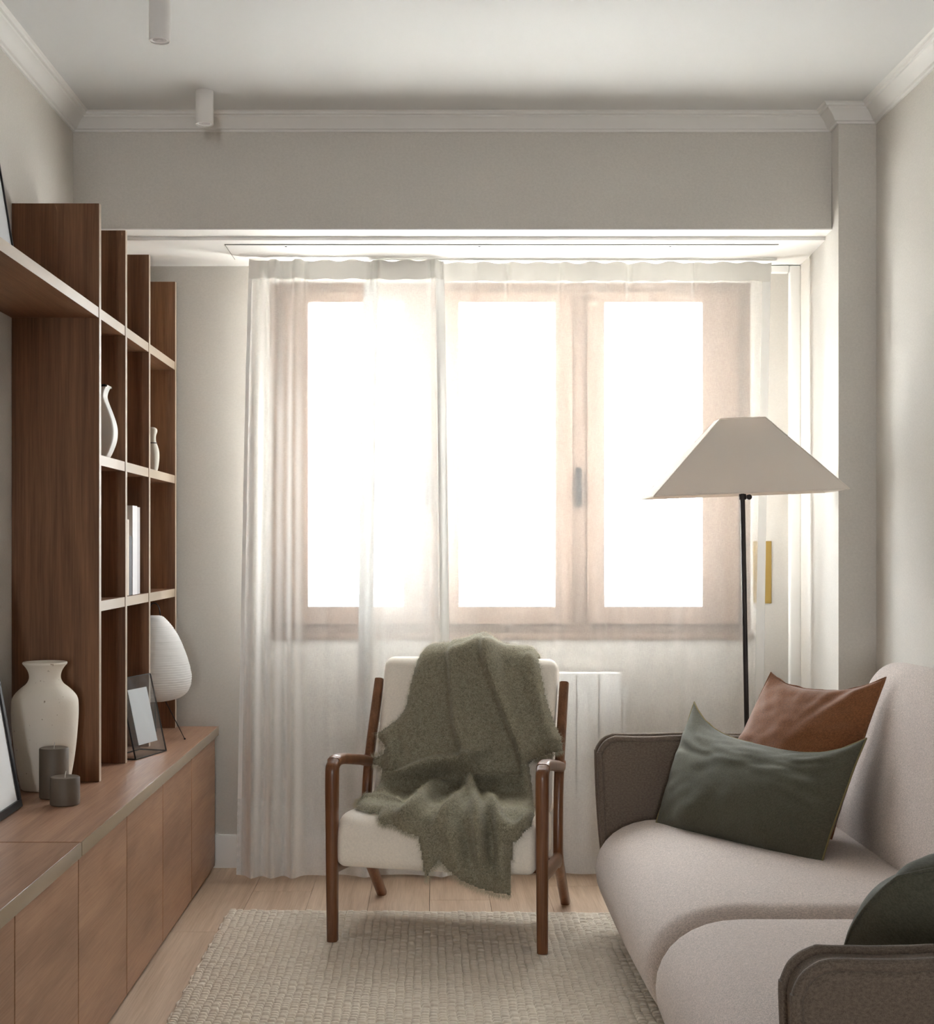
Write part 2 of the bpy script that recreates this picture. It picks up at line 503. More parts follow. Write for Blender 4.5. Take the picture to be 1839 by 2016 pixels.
# column in the right corner, its left side is the side of the niche
mb = MB()
b = [(XC0, YCOL), (XR + 0.01, YCOL), (XR + 0.01, YB), (XC1, YB)]
mb.add([(x, y, 0) for x, y in b] + [(x, y, ZC) for x, y in b], [(0, 1, 5, 4), (1, 2, 6, 5), (2, 3, 7, 6), (3, 0, 4, 7), (4, 5, 6, 7), (3, 2, 1, 0)])
struct(mb.obj('column', M['wall']), 'square corner column between niche and right wall', 'column')

# cornice: a moulding swept round the room
def cornice():
    prof = [(0.0, 0.060), (0.007, 0.060), (0.010, 0.054), (0.018, 0.052), (0.022, 0.046), (0.030, 0.034), (0.040, 0.024),
            (0.050, 0.0185), (0.052, 0.013), (0.060, 0.011), (0.063, 0.004), (0.070, 0.0)]
    path = [(XL, YR), (XL, YBEAM), (XC0, YBEAM), (XC0, YCOL), (XR, YCOL), (XR, YR)]
    v, f = [], []
    n = len(prof)
    for i, p in enumerate(path):
        p = np.array(p)
        def nrm(a, b):
            d = np.array(b, float) - np.array(a, float); d /= np.linalg.norm(d); return np.array([d[1], -d[0]])
        if i == 0: off = nrm(path[0], path[1])
        elif i == len(path) - 1: off = nrm(path[-2], path[-1])
        else: off = nrm(path[i - 1], path[i]) + nrm(path[i], path[i + 1])
        for a, q in prof: v.append((p[0] + off[0] * a, p[1] + off[1] * a, ZC - q))
    for i in range(len(path) - 1):
        for k in range(n - 1): f.append((i * n + k, (i + 1) * n + k, (i + 1) * n + k + 1, i * n + k + 1))
    o = mesh_obj('trim_3', v, f, M['cornice'], None, 25)
    return struct(fix_normals(o), 'white stepped cornice moulding round the ceiling', 'cornice')
cornice()
struct(MB().box(XL, 1.20, YB - 0.014, YB, 0, 0.135).obj('baseboard_back', M['white_trim'], None, 0.003, 2), 'white baseboard under the window', 'baseboard')
struct(MB().box(XR - 0.014, XR, YR, YCOL, 0, 0.135).obj('baseboard_right', M['white_trim'], None, 0.003, 2), 'white baseboard behind the sofa', 'baseboard')

# window: frame, three casements with panes and handles
YW0, YW1 = 5.70, 5.76
win = thing('window_1', (0.3, 5.72, oz0), 'triple casement wooden window behind the sheer curtain', 'window', kind='structure')
mb = MB()
mb.box(ox0, ox0 + 0.05, YW0, YW1, oz0, oz1); mb.box(ox1 - 0.05, ox1, YW0, YW1, oz0, oz1)
mb.box(ox0 + 0.05, ox1 - 0.05, YW0, YW1, oz1 - 0.045, oz1); mb.box(ox0 + 0.05, ox1 - 0.05, YW0, YW1, oz0, oz0 + 0.04)
mb.obj('window_frame', M['frame_wood'], win)
glassx = [(-0.503, -0.114), (0.110, 0.503), (0.703, 1.102)]
gz0, gz1 = 1.055, 2.294
for a in (-0.002, 0.603):
    bx('mullion', a - 0.03, a + 0.03, YW0, YW1, oz0 + 0.04, oz1 - 0.045, M['frame_wood'], win, 0.003)
lims = [(ox0 + 0.05, -0.032), (0.028, 0.573), (0.633, ox1 - 0.05)]
for (a, c), (l0, l1) in zip(glassx, lims):
    mb = MB(); y0, y1 = YW0 - 0.018, YW1 - 0.012
    mb.box(l0, a, y0, y1, oz0 + 0.035, oz1 - 0.04); mb.box(c, l1, y0, y1, oz0 + 0.035, oz1 - 0.04)
    mb.box(a, c, y0, y1, gz1, oz1 - 0.04); mb.box(a, c, y0, y1, oz0 + 0.035, gz0)
    cs = mb.obj('casement', M['frame_wood'], win)
    bx('pane', a - 0.004, c + 0.004, YW0 + 0.012, YW0 + 0.016, gz0 - 0.004, gz1 + 0.004, M['glass'], cs)
for hx in (-0.012, 0.597):
    mb = MB(); mb.box(hx - 0.012, hx + 0.012, YW0 - 0.03, YW0 - 0.018, 1.46, 1.62); mb.box(hx - 0.009, hx + 0.009, YW0 - 0.055, YW0 - 0.03, 1.47, 1.56)
    mb.obj('handle', M['black_metal'], win)
struct(bx('trim_4', ox0, ox1, YB - 0.012, YW0, oz0 - 0.028, oz0, M['frame_wood'], None, 0.004), 'wooden window sill behind the curtain', 'sill')
# what stands outside: a low grey building far across the street, its roofs just below eye level
struct(bx('exterior_terrace', -4.5, 5.0, YB + 0.12, 9.6, -0.2, -0.03, M['terrace']), 'pale sunlit terrace floor outside the window', 'terrace')
far_b = thing('exterior_building', (0, 31, -9), 'grey building across the street seen through the lower panes', 'building', kind='structure')
bx('facade', -14, 16, 30, 36, -9, 0.05, M['parapet'], far_b)
for k in range(5):
    bx('roof_block', -11 + 5.5 * k, -8 + 5.5 * k, 31, 34, 0.05, 0.05 + (0.35 if k % 2 else 0.55), M['parapet'], far_b)

# pale narrow door with brass plate in the right corner of the window wall
door = thing('door_1', (1.4, YB, 0), 'pale narrow shutter door right of the curtain with brass pull plate', 'door', kind='structure')
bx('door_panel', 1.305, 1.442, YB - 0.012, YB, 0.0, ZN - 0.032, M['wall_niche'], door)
mb = MB(); mb.box(1.442, 1.4895, YB - 0.03, YB, 0, ZN - 0.002); mb.box(1.30, 1.442, YB - 0.03, YB, ZN - 0.034, ZN - 0.002)
mb.obj('casing', M['white_trim'], door, 0.008, 3)
bx('pull_plate', 1.300, 1.3735, YB - 0.016, YB - 0.0115, EYE - 0.232, EYE + 0.02, M['brass'], door, 0.0015, 1)

# ------------------------------------------------------------------ walnut wall: low cabinets, worktops, bookcase
XD = -0.873; XT = -0.862; ZT = EYE - 0.73
seams_far = [3.452, 4.00, 4.535, 5.08, 5.625]
seams_near = [2.40, 2.925, 3.452]
def cabinet(label, seams, end):
    y0, y1 = seams[0], seams[-1]
    t = thing('low_cabinet', ((XL + XD) / 2, (y0 + y1) / 2, 0), label, 'cabinet', 'low walnut cabinets along the wall')
    bx('body', XL + 0.002, XD - 0.022, y0 + 0.001, y1 - 0.001, 0.012, ZT - 0.0365, M['gap'], t)
    bx('plinth', XL + 0.01, XD - 0.04, y0 + 0.002, y1 - 0.002, 0.0, 0.012, M['gap'], t)
    for a, b2 in zip(seams[:-1], seams[1:]):
        bx('door', XD - 0.019, XD, a + 0.003, b2 - 0.003, 0.016, ZT - 0.039, M['door_ply'], t, 0.001, 1)
    return t
def door_wood():
    m = NT('walnut_door_diagonal_figure'); m.set(Roughness=0.42)
    oi = m.n('ShaderNodeObjectInfo')
    tc = m.n('ShaderNodeTexCoord'); ad = m.n('ShaderNodeVectorMath', operation='ADD')
    cm = m.n('ShaderNodeCombineXYZ'); m.l(m.math('MULTIPLY', oi.outputs['Random'], 7.0), cm.inputs[2])
    m.l(tc.outputs['Object'], ad.inputs[0]); m.l(cm.outputs[0], ad.inputs[1])
    def mp(s, r):
        o = m.n('ShaderNodeMapping'); o.inputs['Scale'].default_value = s; o.inputs['Rotation'].default_value = r; m.l(ad.outputs[0], o.inputs['Vector']); return o.outputs['Vector']
    a = m.noise(mp((3, 1.6, 7), (math.radians(0), 0, 0)), 1, 3, 0.5, 0.7)
    f = m.noise(mp((200, 7, 240), (0, 0, 0)), 1, 3, 0.6)
    g = m.math('ADD', m.math('MULTIPLY', a, 0.62), m.math('MULTIPLY', f, 0.38))
    m.base(m.ramp(g, [(0.34, (0.26, 0.135, 0.076)), (0.66, (0.46, 0.265, 0.162))]))
    m.bump(f, 0.1, 0.0006)
    return m.m
M['door_ply'] = door_wood()
cabinet('low walnut cabinet run under the bookcase, end nearest the window', seams_far, True)
cabinet('low walnut cabinet run nearest the camera, under the black picture frame', seams_near, False)
def worktop(label, y0, y1):
    t = thing('worktop', ((XL + XT) / 2, (y0 + y1) / 2, ZT - 0.036), label, 'worktop', 'walnut worktops on the low cabinets')
    bx('board', XL + 0.001, XT - 0.003, y0, y1, ZT - 0.036, ZT, M['walnut_y'], t, 0.0008, 1)
    bx('edge_strip', XT - 0.003, XT, y0, y1, ZT - 0.036, ZT, M['worktop_edge'], t, 0.0013, 2)
worktop('walnut worktop carrying the bookcase and vases', 3.447, YB - 0.004)
worktop('bare walnut worktop nearest the camera', 2.40, 3.440)

XS = -1.028; ZP = EYE + 1.06
bc = thing('bookcase', ((XL + XS) / 2, 4.95, ZT), 'tall open walnut bookcase with four upright panels on the worktop', 'bookcase')
PY4 = [4.32, 4.69, 5.08, 5.60]; PT = 0.024
for y in PY4:
    p = bx('side_panel', XL + 0.001, XS - 0.001, y, y + PT, ZT + 0.0005, ZP, M['walnut_v'], bc, 0.0006, 1)
    bx('edge_strip', XS - 0.001, XS, y, y + PT, ZT + 0.0005, ZP, M['edge'], p)
levels = [EYE + 0.738, EYE + 0.283, EYE - 0.171]
for li, z in enumerate(levels):
    for a, b2 in zip(PY4[:-1], PY4[1:]):
        p = bx('shelf', XL + 0.001, XS - 0.003, a + PT + 0.0008, b2 - 0.0008, z - 0.032, z, M['walnut_x'], bc)
        bx('edge_strip', XS - 0.003, XS - 0.002, a + PT + 0.0008, b2 - 0.0008, z - 0.032, z, M['edge'], p)
# the long top shelf runs on towards the camera
p = bx('shelf', XL + 0.001, XS - 0.003, 2.45, PY4[0] - 0.0008, levels[0] - 0.032, levels[0], M['walnut_x'], bc)
bx('edge_strip', XS - 0.003, XS - 0.002, 2.45, PY4[0] - 0.0008, levels[0] - 0.032, levels[0], M['edge'], p)
p = bx('side_panel', XL + 0.001, XS - 0.001, 2.42, 2.444, levels[0] - 0.4, ZP, M['walnut_v'], bc)

# ------------------------------------------------------------------ things on the cabinets and shelves
# big sandy vase
cx, cy = -1.163, 4.20; s = FPX / cy
prof_px = [(40, 1553), (45, 1551), (47, 1545), (52, 1520), (57, 1490), (61, 1455), (64, 1415), (64.5, 1392), (63, 1376), (57, 1365),
           (46, 1354), (36, 1346), (31, 1337), (30.5, 1329), (33, 1320), (38, 1312), (42.5, 1307), (43, 1304.5), (42, 1303), (40, 1303.5), (34, 1312), (28, 1328), (28, 1340), (40, 1358)]
prof = [(r / s, ZT + (1553 - y) / s) for r, y in prof_px]
prof = [tuple(p) for p in catmull(prof[:17], 3)] + prof[17:]
v, f = lathe(prof, cx, cy, 64)
jar = mesh_obj('stoneware_vase', v, f, M['stone'], None, 60)
tag(jar, 'large sandy beige vase with flared lip on the worktop', 'vase')
def candle(cx, cy, r, h, label):
    t = thing('pillar_candle', (cx, cy, ZT), label, 'candle', 'grey brown pillar candles')
    z = ZT + 0.0003
    v, f = lathe([(r - 0.003, z), (r, z + 0.003), (r, z + h - 0.004), (r - 0.0015, z + h - 0.001), (r - 0.004, z + h), (r * 0.8, z + h - 0.0012), (r * 0.4, z + h - 0.003), (0.003, z + h - 0.004)], cx, cy, 40, True, True)
    mesh_obj('wax_body', v, f, M['wax'], t, 40)
    v, f = tube(catmull([(cx, cy, z + h - 0.006), (cx + 0.001, cy, z + h + 0.006), (cx + 0.003, cy, z + h + 0.015)], 4), 0.0012, seg=6)
    mesh_obj('wick', v, f, M['wick'], t, 60)
candle(-1.097, 4.056, 0.042, 0.145, 'taller grey brown candle against the sandy vase')
candle(-1.036, 3.945, 0.0415, 0.079, 'shorter grey brown candle in front of the taller one')

def pic_frame(name, label, base_a, base_b, lean, height, w, depth, mats, mat_in):
    """standing frame: bottom edge from base_a to base_b, leaning back by the vector lean"""
    A, B = Vector(base_a), Vector(base_b)
    ex = (B - A).normalized(); up = (Vector(lean) + Vector((0, 0, 1))).normalized(); nz = ex.cross(up).normalized()
    W = (B - A).length
    t = thing(name, (A + B) / 2, label, 'picture frame')
    def P(a, b, c): return A + ex * a + up * b + nz * c
    def slab(nm, a0, a1, b0, b1, c0, c1, mat, bev=0):
        vs = [P(a, b, c) for c in (c0, c1) for a, b in ((a0, b0), (a1, b0), (a1, b1), (a0, b1))]
        m2 = MB(); m2.add(vs, [(0, 3, 2, 1), (4, 5, 6, 7), (0, 1, 5, 4), (1, 2, 6, 5), (2, 3, 7, 6), (3, 0, 4, 7)])
        return fix_normals(m2.obj(nm, mat, t, bev, 1))
    slab('rail', 0, W, 0, w, -depth / 2, depth / 2, mats, 0.001); slab('rail', 0, W, height - w, height, -depth / 2, depth / 2, mats, 0.001)
    slab('stile', 0, w, w, height - w, -depth / 2, depth / 2, mats, 0.001); slab('stile', W - w, W, w, height - w, -depth / 2, depth / 2, mats, 0.001)
    return t, P, slab, W
# black frame leaning on the left wall, partly cut by the picture edge
lean = (-0.178, 0, 0)
t, P, slab, W = pic_frame('picture_frame', 'black picture frame leaning against the wall beside the candles', (-1.153, 3.905, ZT + 0.001), (-1.140, 3.30, ZT + 0.001), lean, 0.78, 0.022, 0.02, M['black_metal'], None)
slab('print', 0.02, W - 0.02, 0.02, 0.76, -0.004, 0.0, M['print'])
slab('mat_board', 0.02, W - 0.02, 0.02, 0.76, -0.0042, -0.004, M['paper'])
slab('pane', 0.02, W - 0.02, 0.02, 0.76, 0.003, 0.005, M['glass'])
# black frame standing on the long top shelf
zs = levels[0] + 0.003
t, P, slab, W = pic_frame('picture_frame', 'small dark picture frame on the topmost shelf', (-1.080, 3.60, zs), (-1.075, 3.36, zs), (-0.164, 0, 0), 0.32, 0.008, 0.016, M['black_metal'], None)
slab('print', 0.008, W - 0.008, 0.008, 0.31, -0.004, 0.0, M['print'])
slab('pane', 0.008, W - 0.008, 0.008, 0.31, 0.003, 0.005, M['glass'])
a = P(W / 2, 0.2, -0.008); 
v, f = tube([a, Vector((a.x - 0.10, a.y, zs))], 0.012, 0.003, side=(0, 1, 0), seg=8)
mesh_obj('strut', v, f, M['black_metal'], t)
# wedge shaped glass frame with a white card
A0, B0 = Vector((-0.944, 4.97, ZT + 0.001)), Vector((-1.009, 4.757, ZT + 0.001))
ld = Vector((-0.957, 0.29, 0)) * (0.064 / 0.276)
t, P, slab, W = pic_frame('glass_frame', 'smoked glass frame holding a blank white card on the worktop', A0, B0, ld, 0.283, 0.0028, 0.0055, M['black_metal'], None)
slab('pane', 0.003, W - 0.003, 0.003, 0.28, 0.0012, 0.0024, M['frame_glass'])
slab('pane', 0.003, W - 0.003, 0.003, 0.28, -0.0024, -0.0012, M['frame_glass'])
slab('card', 0.048, W - 0.042, 0.045, 0.238, -0.0006, 0.0006, M['paper'])
# its rear strut pane and foot
nb = Vector((-0.957, 0.29, 0)).normalized()
top = P(0, 0.281, -0.003); top2 = P(W, 0.281, -0.003)
f0, f1 = A0 + nb * 0.105, B0 + nb * 0.105
for p_, q_ in ((A0 + Vector((0, 0, 0.002)), f0 + Vector((0, 0, 0.002))), (B0 + Vector((0, 0, 0.002)), f1 + Vector((0, 0, 0.002))), (f0 + Vector((0, 0, 0.002)), f1 + Vector((0, 0, 0.002)))):
    v, f = tube([p_, q_], 0.0022, seg=6); mesh_obj('foot_bar', v, f, M['black_metal'], t)
mb = MB(); th = nb * 0.0015
mb.add([f0, f1, top2, top, f0 + th, f1 + th, top2 + th, top + th], [(0, 1, 2, 3), (7, 6, 5, 4), (0, 4, 5, 1), (1, 5, 6, 2), (2, 6, 7, 3), (3, 7, 4, 0)])
mb.obj('back_pane', M['frame_glass'], t)

# paper lamp
cx, cy = -1.062, 5.345; sL = FPX / cy
t = thing('paper_lamp', (cx, cy, ZT), 'egg shaped white ribbed paper lamp on thin wire legs', 'table lamp')
ctrl = [(0.024, EYE - 0.266), (0.040, EYE - 0.275), (0.072, EYE - 0.312), (0.102, EYE - 0.366), (0.126, EYE - 0.430), (0.1395, EYE - 0.482), (0.1405, EYE - 0.520), (0.128, EYE - 0.556), (0.098, EYE - 0.580), (0.05, EYE - 0.592), (0.02, EYE - 0.593)]
cp = catmull(ctrl, 18)
prof = []
L = 0
for i, p in enumerate(cp):
    if i: L += np.linalg.norm(p - cp[i - 1])
    prof.append((max(0.004, p[0] + 0.0016 * abs(math.sin(L / 0.0092 * PI)) - 0.001), p[1]))
v, f = lathe(prof[::-1], cx, cy, 72, False)
v = [(x + 0.0012 * noise.noise((x * 30, y * 30, z * 60)), y + 0.0012 * noise.noise((x * 30 + 9, y * 30, z * 60)), z) for x, y, z in v]
mesh_obj('paper_shade', v, f, M['rice_paper'], t, 40)
v, f = tube(catmull([(cx + 0.024, cy, EYE - 0.268), (cx + 0.018, cy, EYE - 0.235), (cx + 0.004, cy, EYE - 0.219), (cx - 0.012, cy, EYE - 0.225), (cx - 0.022, cy, EYE - 0.268)], 6), 0.0018, seg=6)
mesh_obj('wire_loop', v, f, M['black_metal'], t, 60)
for k, (fx, fy) in enumerate(((-0.932, 5.27), (-1.17, 5.25), (-1.085, 5.49))):
    a = Vector((cx + (fx - cx) * 0.3, cy + (fy - cy) * 0.3, EYE - 0.575)); b_ = Vector((fx, fy, ZT + 0.003))
    v, f = tube([a, b_], 0.0016, seg=6); v2, f2 = tube([b_ + Vector((0, 0, -0.003)), b_ + Vector((0, 0, 0.003))], 0.0035, seg=8)
    m2 = MB(); m2.add(v, f); m2.add(v2, f2); m2.obj('leg', M['black_metal'], t, smooth=50)

# flat white slab vase on the middle shelf
z0 = levels[1] + 0.0005; cxv, cyv = -1.107, 4.585
half = [(0.0, 0.0), (0.040, 0.0), (0.052, 0.02), (0.066, 0.055), (0.0705, 0.088), (0.067, 0.118), (0.056, 0.152), (0.044, 0.182), (0.037, 0.203), (0.0375, 0.217), (0.043, 0.232), (0.0495, 0.242)]
hp = [tuple(p) for p in catmull(half[1:], 5)]
outl = [(cxv + a, z0 + b) for a, b in hp] + [(cxv - a, z0 + b) for a, b in hp[::-1]]
v, f = puff(outl, cyv - 0.034, cyv + 0.034, 0.006, lambda tt, a, b: (a, tt, b), 3, 4)
vase = fix_normals(mesh_obj('slab_vase', v, f, M['white_ceramic'], None, 40))
tag(vase, 'flat white curvy vase on the middle bookcase shelf', 'vase')
# small worn bottle
cxv, cyv = -1.073, 5.36
t = thing('ceramic_bottle', (cxv, cyv, z0), 'small speckled white ceramic bottle with dark neck ring', 'bottle')
bp = [(0.017, 0.0), (0.020, 0.004), (0.0245, 0.025), (0.0275, 0.055), (0.0265, 0.08), (0.0215, 0.10), (0.0165, 0.112), (0.0145, 0.122), (0.0142, 0.136), (0.0165, 0.146), (0.0195, 0.155), (0.018, 0.166), (0.009, 0.172), (0.001, 0.173)]
bp = [(max(0.0005, p[0]), z0 + p[1]) for p in catmull(bp, 4)]
v, f = lathe(bp, cxv, cyv, 32); mesh_obj('bottle_body', v, f, M['crackle'], t, 60)
v, f = tube([(cxv + 0.0172 * math.cos(a), cyv + 0.0172 * math.sin(a), z0 + 0.1115) for a in np.linspace(0, 2 * PI, 24, endpoint=False)], 0.0018, closed=True, seg=6)
mesh_obj('neck_ring', v, f, M['black_metal'], t, 60)

# books on the lower shelf, spines to the room
zb = levels[2] + 0.0005
def book(label, y0, y1, h, xf, dep, mat):
    t = thing('book', (xf - dep / 2, (y0 + y1) / 2, zb), label, 'book', 'books on the lower bookcase shelf')
    mb = MB(); c = 0.002
    mb.box(xf - dep, xf, y0, y0 + c, zb, zb + h); mb.box(xf - dep, xf, y1 - c, y1, zb, zb + h); mb.box(xf - c, xf, y0 + c, y1 - c, zb, zb + h)
    mb.obj('cover', mat, t)
    bx('pages', xf - dep + 0.003, xf - c, y0 + c, y1 - c, zb + 0.003, zb + h - 0.004, M['paper'], t)
book('slim cream book at the near end of the row', 4.800, 4.826, 0.262, -1.046, 0.19, M['book_tan'])
book('short black book beside the slim cream one', 4.828, 4.872, 0.205, -1.046, 0.17, M['book_dark'])
book('tall thick white book in the middle of the row', 4.875, 4.952, 0.312, -1.044, 0.23, M['book_white'])
book('tall pale grey book, last of the row', 4.954, 5.008, 0.309, -1.046, 0.23, M['book_grey'])

# ------------------------------------------------------------------ ceiling spots
def spot(x, y, label):
    t = thing('ceiling_spot', (x, y, ZC), label, 'spotlight', 'white cylinder ceiling spots')
    r, h = 0.0305, 0.115
    v, f = lathe([(r - 0.002, ZC - h + 0.012), (r - 0.003, ZC - h), (r - 0.0005, ZC - h), (r, ZC - h + 0.0015), (r, ZC - 0.0005)], x, y, 40, False, True)
    mesh_obj('housing', v, f, M['spot'], t, 40)
    v, f = lathe([(0.0, ZC - h + 0.006), (0.012, ZC - h + 0.006), (0.020, ZC - h + 0.004), (0.0245, ZC - h + 0.003), (0.0285, ZC - h + 0.004)], x, y, 32, False)
    mesh_obj('bulb_rim', v, f, M['paper'], t, 40)
    v, f = lathe([(0.0, ZC - h + 0.002), (0.010, ZC - h + 0.0022), (0.0105, ZC - h + 0.0032), (0.020, ZC - h + 0.0035)], x, y, 24, False)
    mesh_obj('bulb_lens', v, f, M['book_grey'], t, 40)
spot(-0.779, 4.79, 'white cylindrical ceiling spot nearest the beam')
spot(-0.779, 4.00, 'white cylindrical ceiling spot cut by the top edge of the picture')

# ------------------------------------------------------------------ curtains
YCU = 5.49
SCU = FPX / YCU
def cpx(x): return (x - PX) / SCU
ZTOP = EYE + (PY - 514) / SCU
def curtain(label, x_top, x_bot, folds, wave, z_bot, y0, hem_sides, seed, pleats):
    """a hanging sheet: x_top / x_bot are the picture columns of its edges at head and hem"""
    t = thing('curtain', (cpx((x_top[0] + x_top[1]) / 2), YCU, 0.01), label, 'curtain', 'sheer curtains at the window')
    nx, nz = 420, 70
    U = np.linspace(0, 1, nx); Z = np.linspace(0, 1, nz)   # Z: 0 = top
    r = np.random.default_rng(seed)
    ph = r.uniform(0, 6.28, 12)
    def surf(u, w, extra=0.0):
        xt = x_top[0] + (x_top[1] - x_top[0]) * u; xb = x_bot[0] + (x_bot[1] - x_bot[0]) * u
        x = xt + (xb - xt) * (w ** 0.8)
        d = 0.0
        for fx, fw, fa, lean, top in folds:
            c = fx + lean * w
            amp = fa * (top + (1 - top) * min(1.0, w * 4))
            d = d + amp * np.exp(-((x - c) / fw) ** 2)
        for k, (wl, am) in enumerate(wave):
            d = d + am * (0.55 + 0.45 * w) * np.sin(x / wl * 6.283 + ph[k] + 0.9 * math.sin(2.2 * w + ph[k + 4]))
        pl = math.exp(-(w / 0.05) ** 2)
        for q in pleats:
            d = d + 0.016 * pl * np.exp(-((x - q) / 5.0) ** 2) * -1
        return x, y0 - d + extra
    def sheet(nm, us, ws, mat, extra):
        v, f = [], []
        for w in ws:
            x, y = surf(us, w, extra)
            zz = ZTOP + (z_bot - ZTOP) * w
            for xx, yy in zip(x, y): v.append((cpx(xx), yy, zz + (0.004 * math.sin(xx * 0.12) * max(0.0, 1 - w * 12))))
        n = len(us)
        for i in range(len(ws) - 1):
            for k in range(n - 1): f.append((i * n + k, i * n + k + 1, (i + 1) * n + k + 1, (i + 1) * n + k))
        return mesh_obj(nm, v, f, mat, t, 180)
    sheet('cloth', U, Z, M['sheer'], 0.0)
    wh = 37 / SCU / (ZTOP - z_bot)
    sheet('heading_tape', U, np.linspace(0, wh, 6), M['sheer_band'], -0.0025)
    wb = 150 / SCU / (ZTOP - z_bot)
    sheet('bottom_hem', U, np.linspace(1 - wb, 1, 10), M['sheer'], -0.002)
    for a, b2 in hem_sides: sheet('side_hem', np.linspace(a, b2, 12), np.linspace(wh, 1, 60), M['sheer_hem_shaded' if a == 0.0 and x_top[0] > 600 else 'sheer_hem'], -0.002)
    return t
curtain('gathered sheer curtain on the cabinet side of the window', (492, 874), (466, 890),
        [(513, 12, 0.05, -14, 0.3), (548, 15, 0.06, -10, 0.3), (583, 13, 0.055, -4, 0.3), (655, 16, 0.012, -16, 0.1), (735, 16, 0.03, -14, 0.1), (862, 12, 0.035, 8, 0.3)],
        [(118, 0.006), (171, 0.006), (67, 0.0025)], 0.012, YCU - 0.012, [(0.0, 0.02), (0.955, 0.999)], 3, (528, 552, 576, 600, 728, 742, 848, 866))
curtain('wide sheer curtain reaching to the brass door plate', (716, 1524), (700, 1502),
        [(738, 10, 0.02, -14, 0.2), (985, 26, 0.022, -30, 0.05), (1150, 30, 0.022, 10, 0.05), (1330, 40, 0.02, -20, 0.05), (1440, 26, 0.02, 0, 0.2)],
        [(78, 0.0075), (131, 0.008), (47, 0.0035)], 0.010, YCU + 0.03, [(0.0, 0.036), (0.978, 0.999)], 8, (735, 1000, 1105, 1240, 1370))
tr = thing('curtain_track', (0.35, YCU + 0.01, ZN), 'slim white ceiling curtain track above the curtains', 'curtain track')
bx('rail', cpx(490), cpx(1530), YCU + 0.002, YCU + 0.022, ZN - 0.0085, ZN - 0.0005, M['white_trim'], tr, 0.001, 1)

# radiator behind the curtain
rd = thing('radiator', (0.3, 5.61, 0.1), 'white panel radiator behind the curtain under the window', 'radiator')
for k in range(9):
    x1 = 0.757 - 0.09 * k
    bx('section', x1 - 0.0875, x1, 5.575, 5.64, 0.12, 0.795, M['radiator'], rd, 0.006, 2)
v, f = lathe([(0.014, 0.70), (0.014, 0.74)], 0.772, 5.60, 16, True, True); mesh_obj('valve', v, f, M['radiator'], rd, 40)
v, f = tube([(0.772, 5.60, 0.0), (0.772, 5.60, 0.70)], 0.008, seg=10); mesh_obj('pipe', v, f, M['radiator'], rd, 40)

# ------------------------------------------------------------------ rug
def rug():
    t = thing('rug', (0.1, 3.8, 0), 'chunky cream woven wool rug under the armchair', 'rug')
    x0, y1 = -0.715, 4.955
    cw, rh = 0.0245, 0.0215
    nc, nr = 70, 104
    ang = -0.03
    def W(a, b, z):                       # a across from the left edge, b towards the camera from the far edge
        return (x0 + a * math.cos(ang) - b * 0.0, y1 + a * math.sin(ang) - b, z)
    m2 = MB()
    a1, b1 = nc * cw, nr * rh
    pts = [W(0.004, 0.004, 0), W(a1, 0.004, 0), W(a1, b1, 0), W(0.004, b1, 0)]
    m2.add([(p[0], p[1], 0.0005) for p in pts] + [(p[0], p[1], 0.005) for p in pts], [(0, 1, 2, 3), (7, 6, 5, 4), (0, 4, 5, 1), (1, 5, 6, 2), (2, 6, 7, 3), (3, 7, 4, 0)])
    fix_normals(m2.obj('backing', M['rug_base'], t))
    # each stitch is a plump little loop
    na, nb_ = 6, 7
    ta = np.linspace(-1, 1, na); tb = np.linspace(-1, 1, nb_)
    V, F = [], []
    quad = [(i * nb_ + j, i * nb_ + j + 1, (i + 1) * nb_ + j + 1, (i + 1) * nb_ + j) for i in range(na - 1) for j in range(nb_ - 1)]
    c, s_ = math.cos(ang), math.sin(ang)
    k = 0
    A, B = np.meshgrid(ta, tb, indexing='ij')
    H = np.clip(1 - np.abs(A) ** 5, 0, 1) ** 0.5 * np.clip(1 - np.abs(B) ** 2.0, 0, 1) ** 0.5
    for i in range(nc):
        wob = 0.0022 * math.sin(i * 1.7)
        for j in range(nr):
            ca = (i + 0.5) * cw + rng.normal(0, 0.0007) + 0.0015 * math.sin(j * 0.7 + i * 0.9)
            cb = (j + ((i * 0.37) % 1.0) * 0.8 + 0.5) * rh + rng.normal(0, 0.001) + wob
            hh = 0.0145 * rng.uniform(0.8, 1.12)
            aa = ca + A * cw * 0.63 + B * 0.0018
            bb = cb + B * rh * 0.435
            z = 0.004 + H * hh + 0.0015 * (B * (1 if i % 2 else 1)) * H
            vx = x0 + aa * c; vy = y1 + aa * s_ - bb
            V.append(np.stack([vx, vy, z], -1).reshape(-1, 3))
            F.append(np.array(quad) + k); k += na * nb_
    V = np.concatenate(V); F = np.concatenate(F)
    me = bpy.data.meshes.new('woven_loops')
    me.vertices.add(len(V)); me.vertices.foreach_set('co', V.ravel())
    me.loops.add(F.size); me.loops.foreach_set('vertex_index', F.ravel())
    me.polygons.add(len(F)); me.polygons.foreach_set('loop_start', np.arange(0, F.size, 4))
    o = finish('woven_loops', me, M['rug'], t, 180); o['kind'] = 'stuff'
    # bound edges
    path = [W(u, 0.0 + 0.001 * math.sin(u * 60), 0.006) for u in np.linspace(0, a1, 120)]
    v, f = tube(path, 0.0055, seg=8); mesh_obj('edge_binding', v, f, M['rug'], t, 180)
    path = [W(0.0 + 0.003 * math.sin(q * 55) + 0.002 * math.sin(q * 131), q, 0.006) for q in np.linspace(0, b1, 260)]
    v, f = tube(path, [0.0055 + 0.0012 * math.sin(i * 1.3) for i in range(260)], seg=8); mesh_obj('edge_binding', v, f, M['rug'], t, 180)
rug()

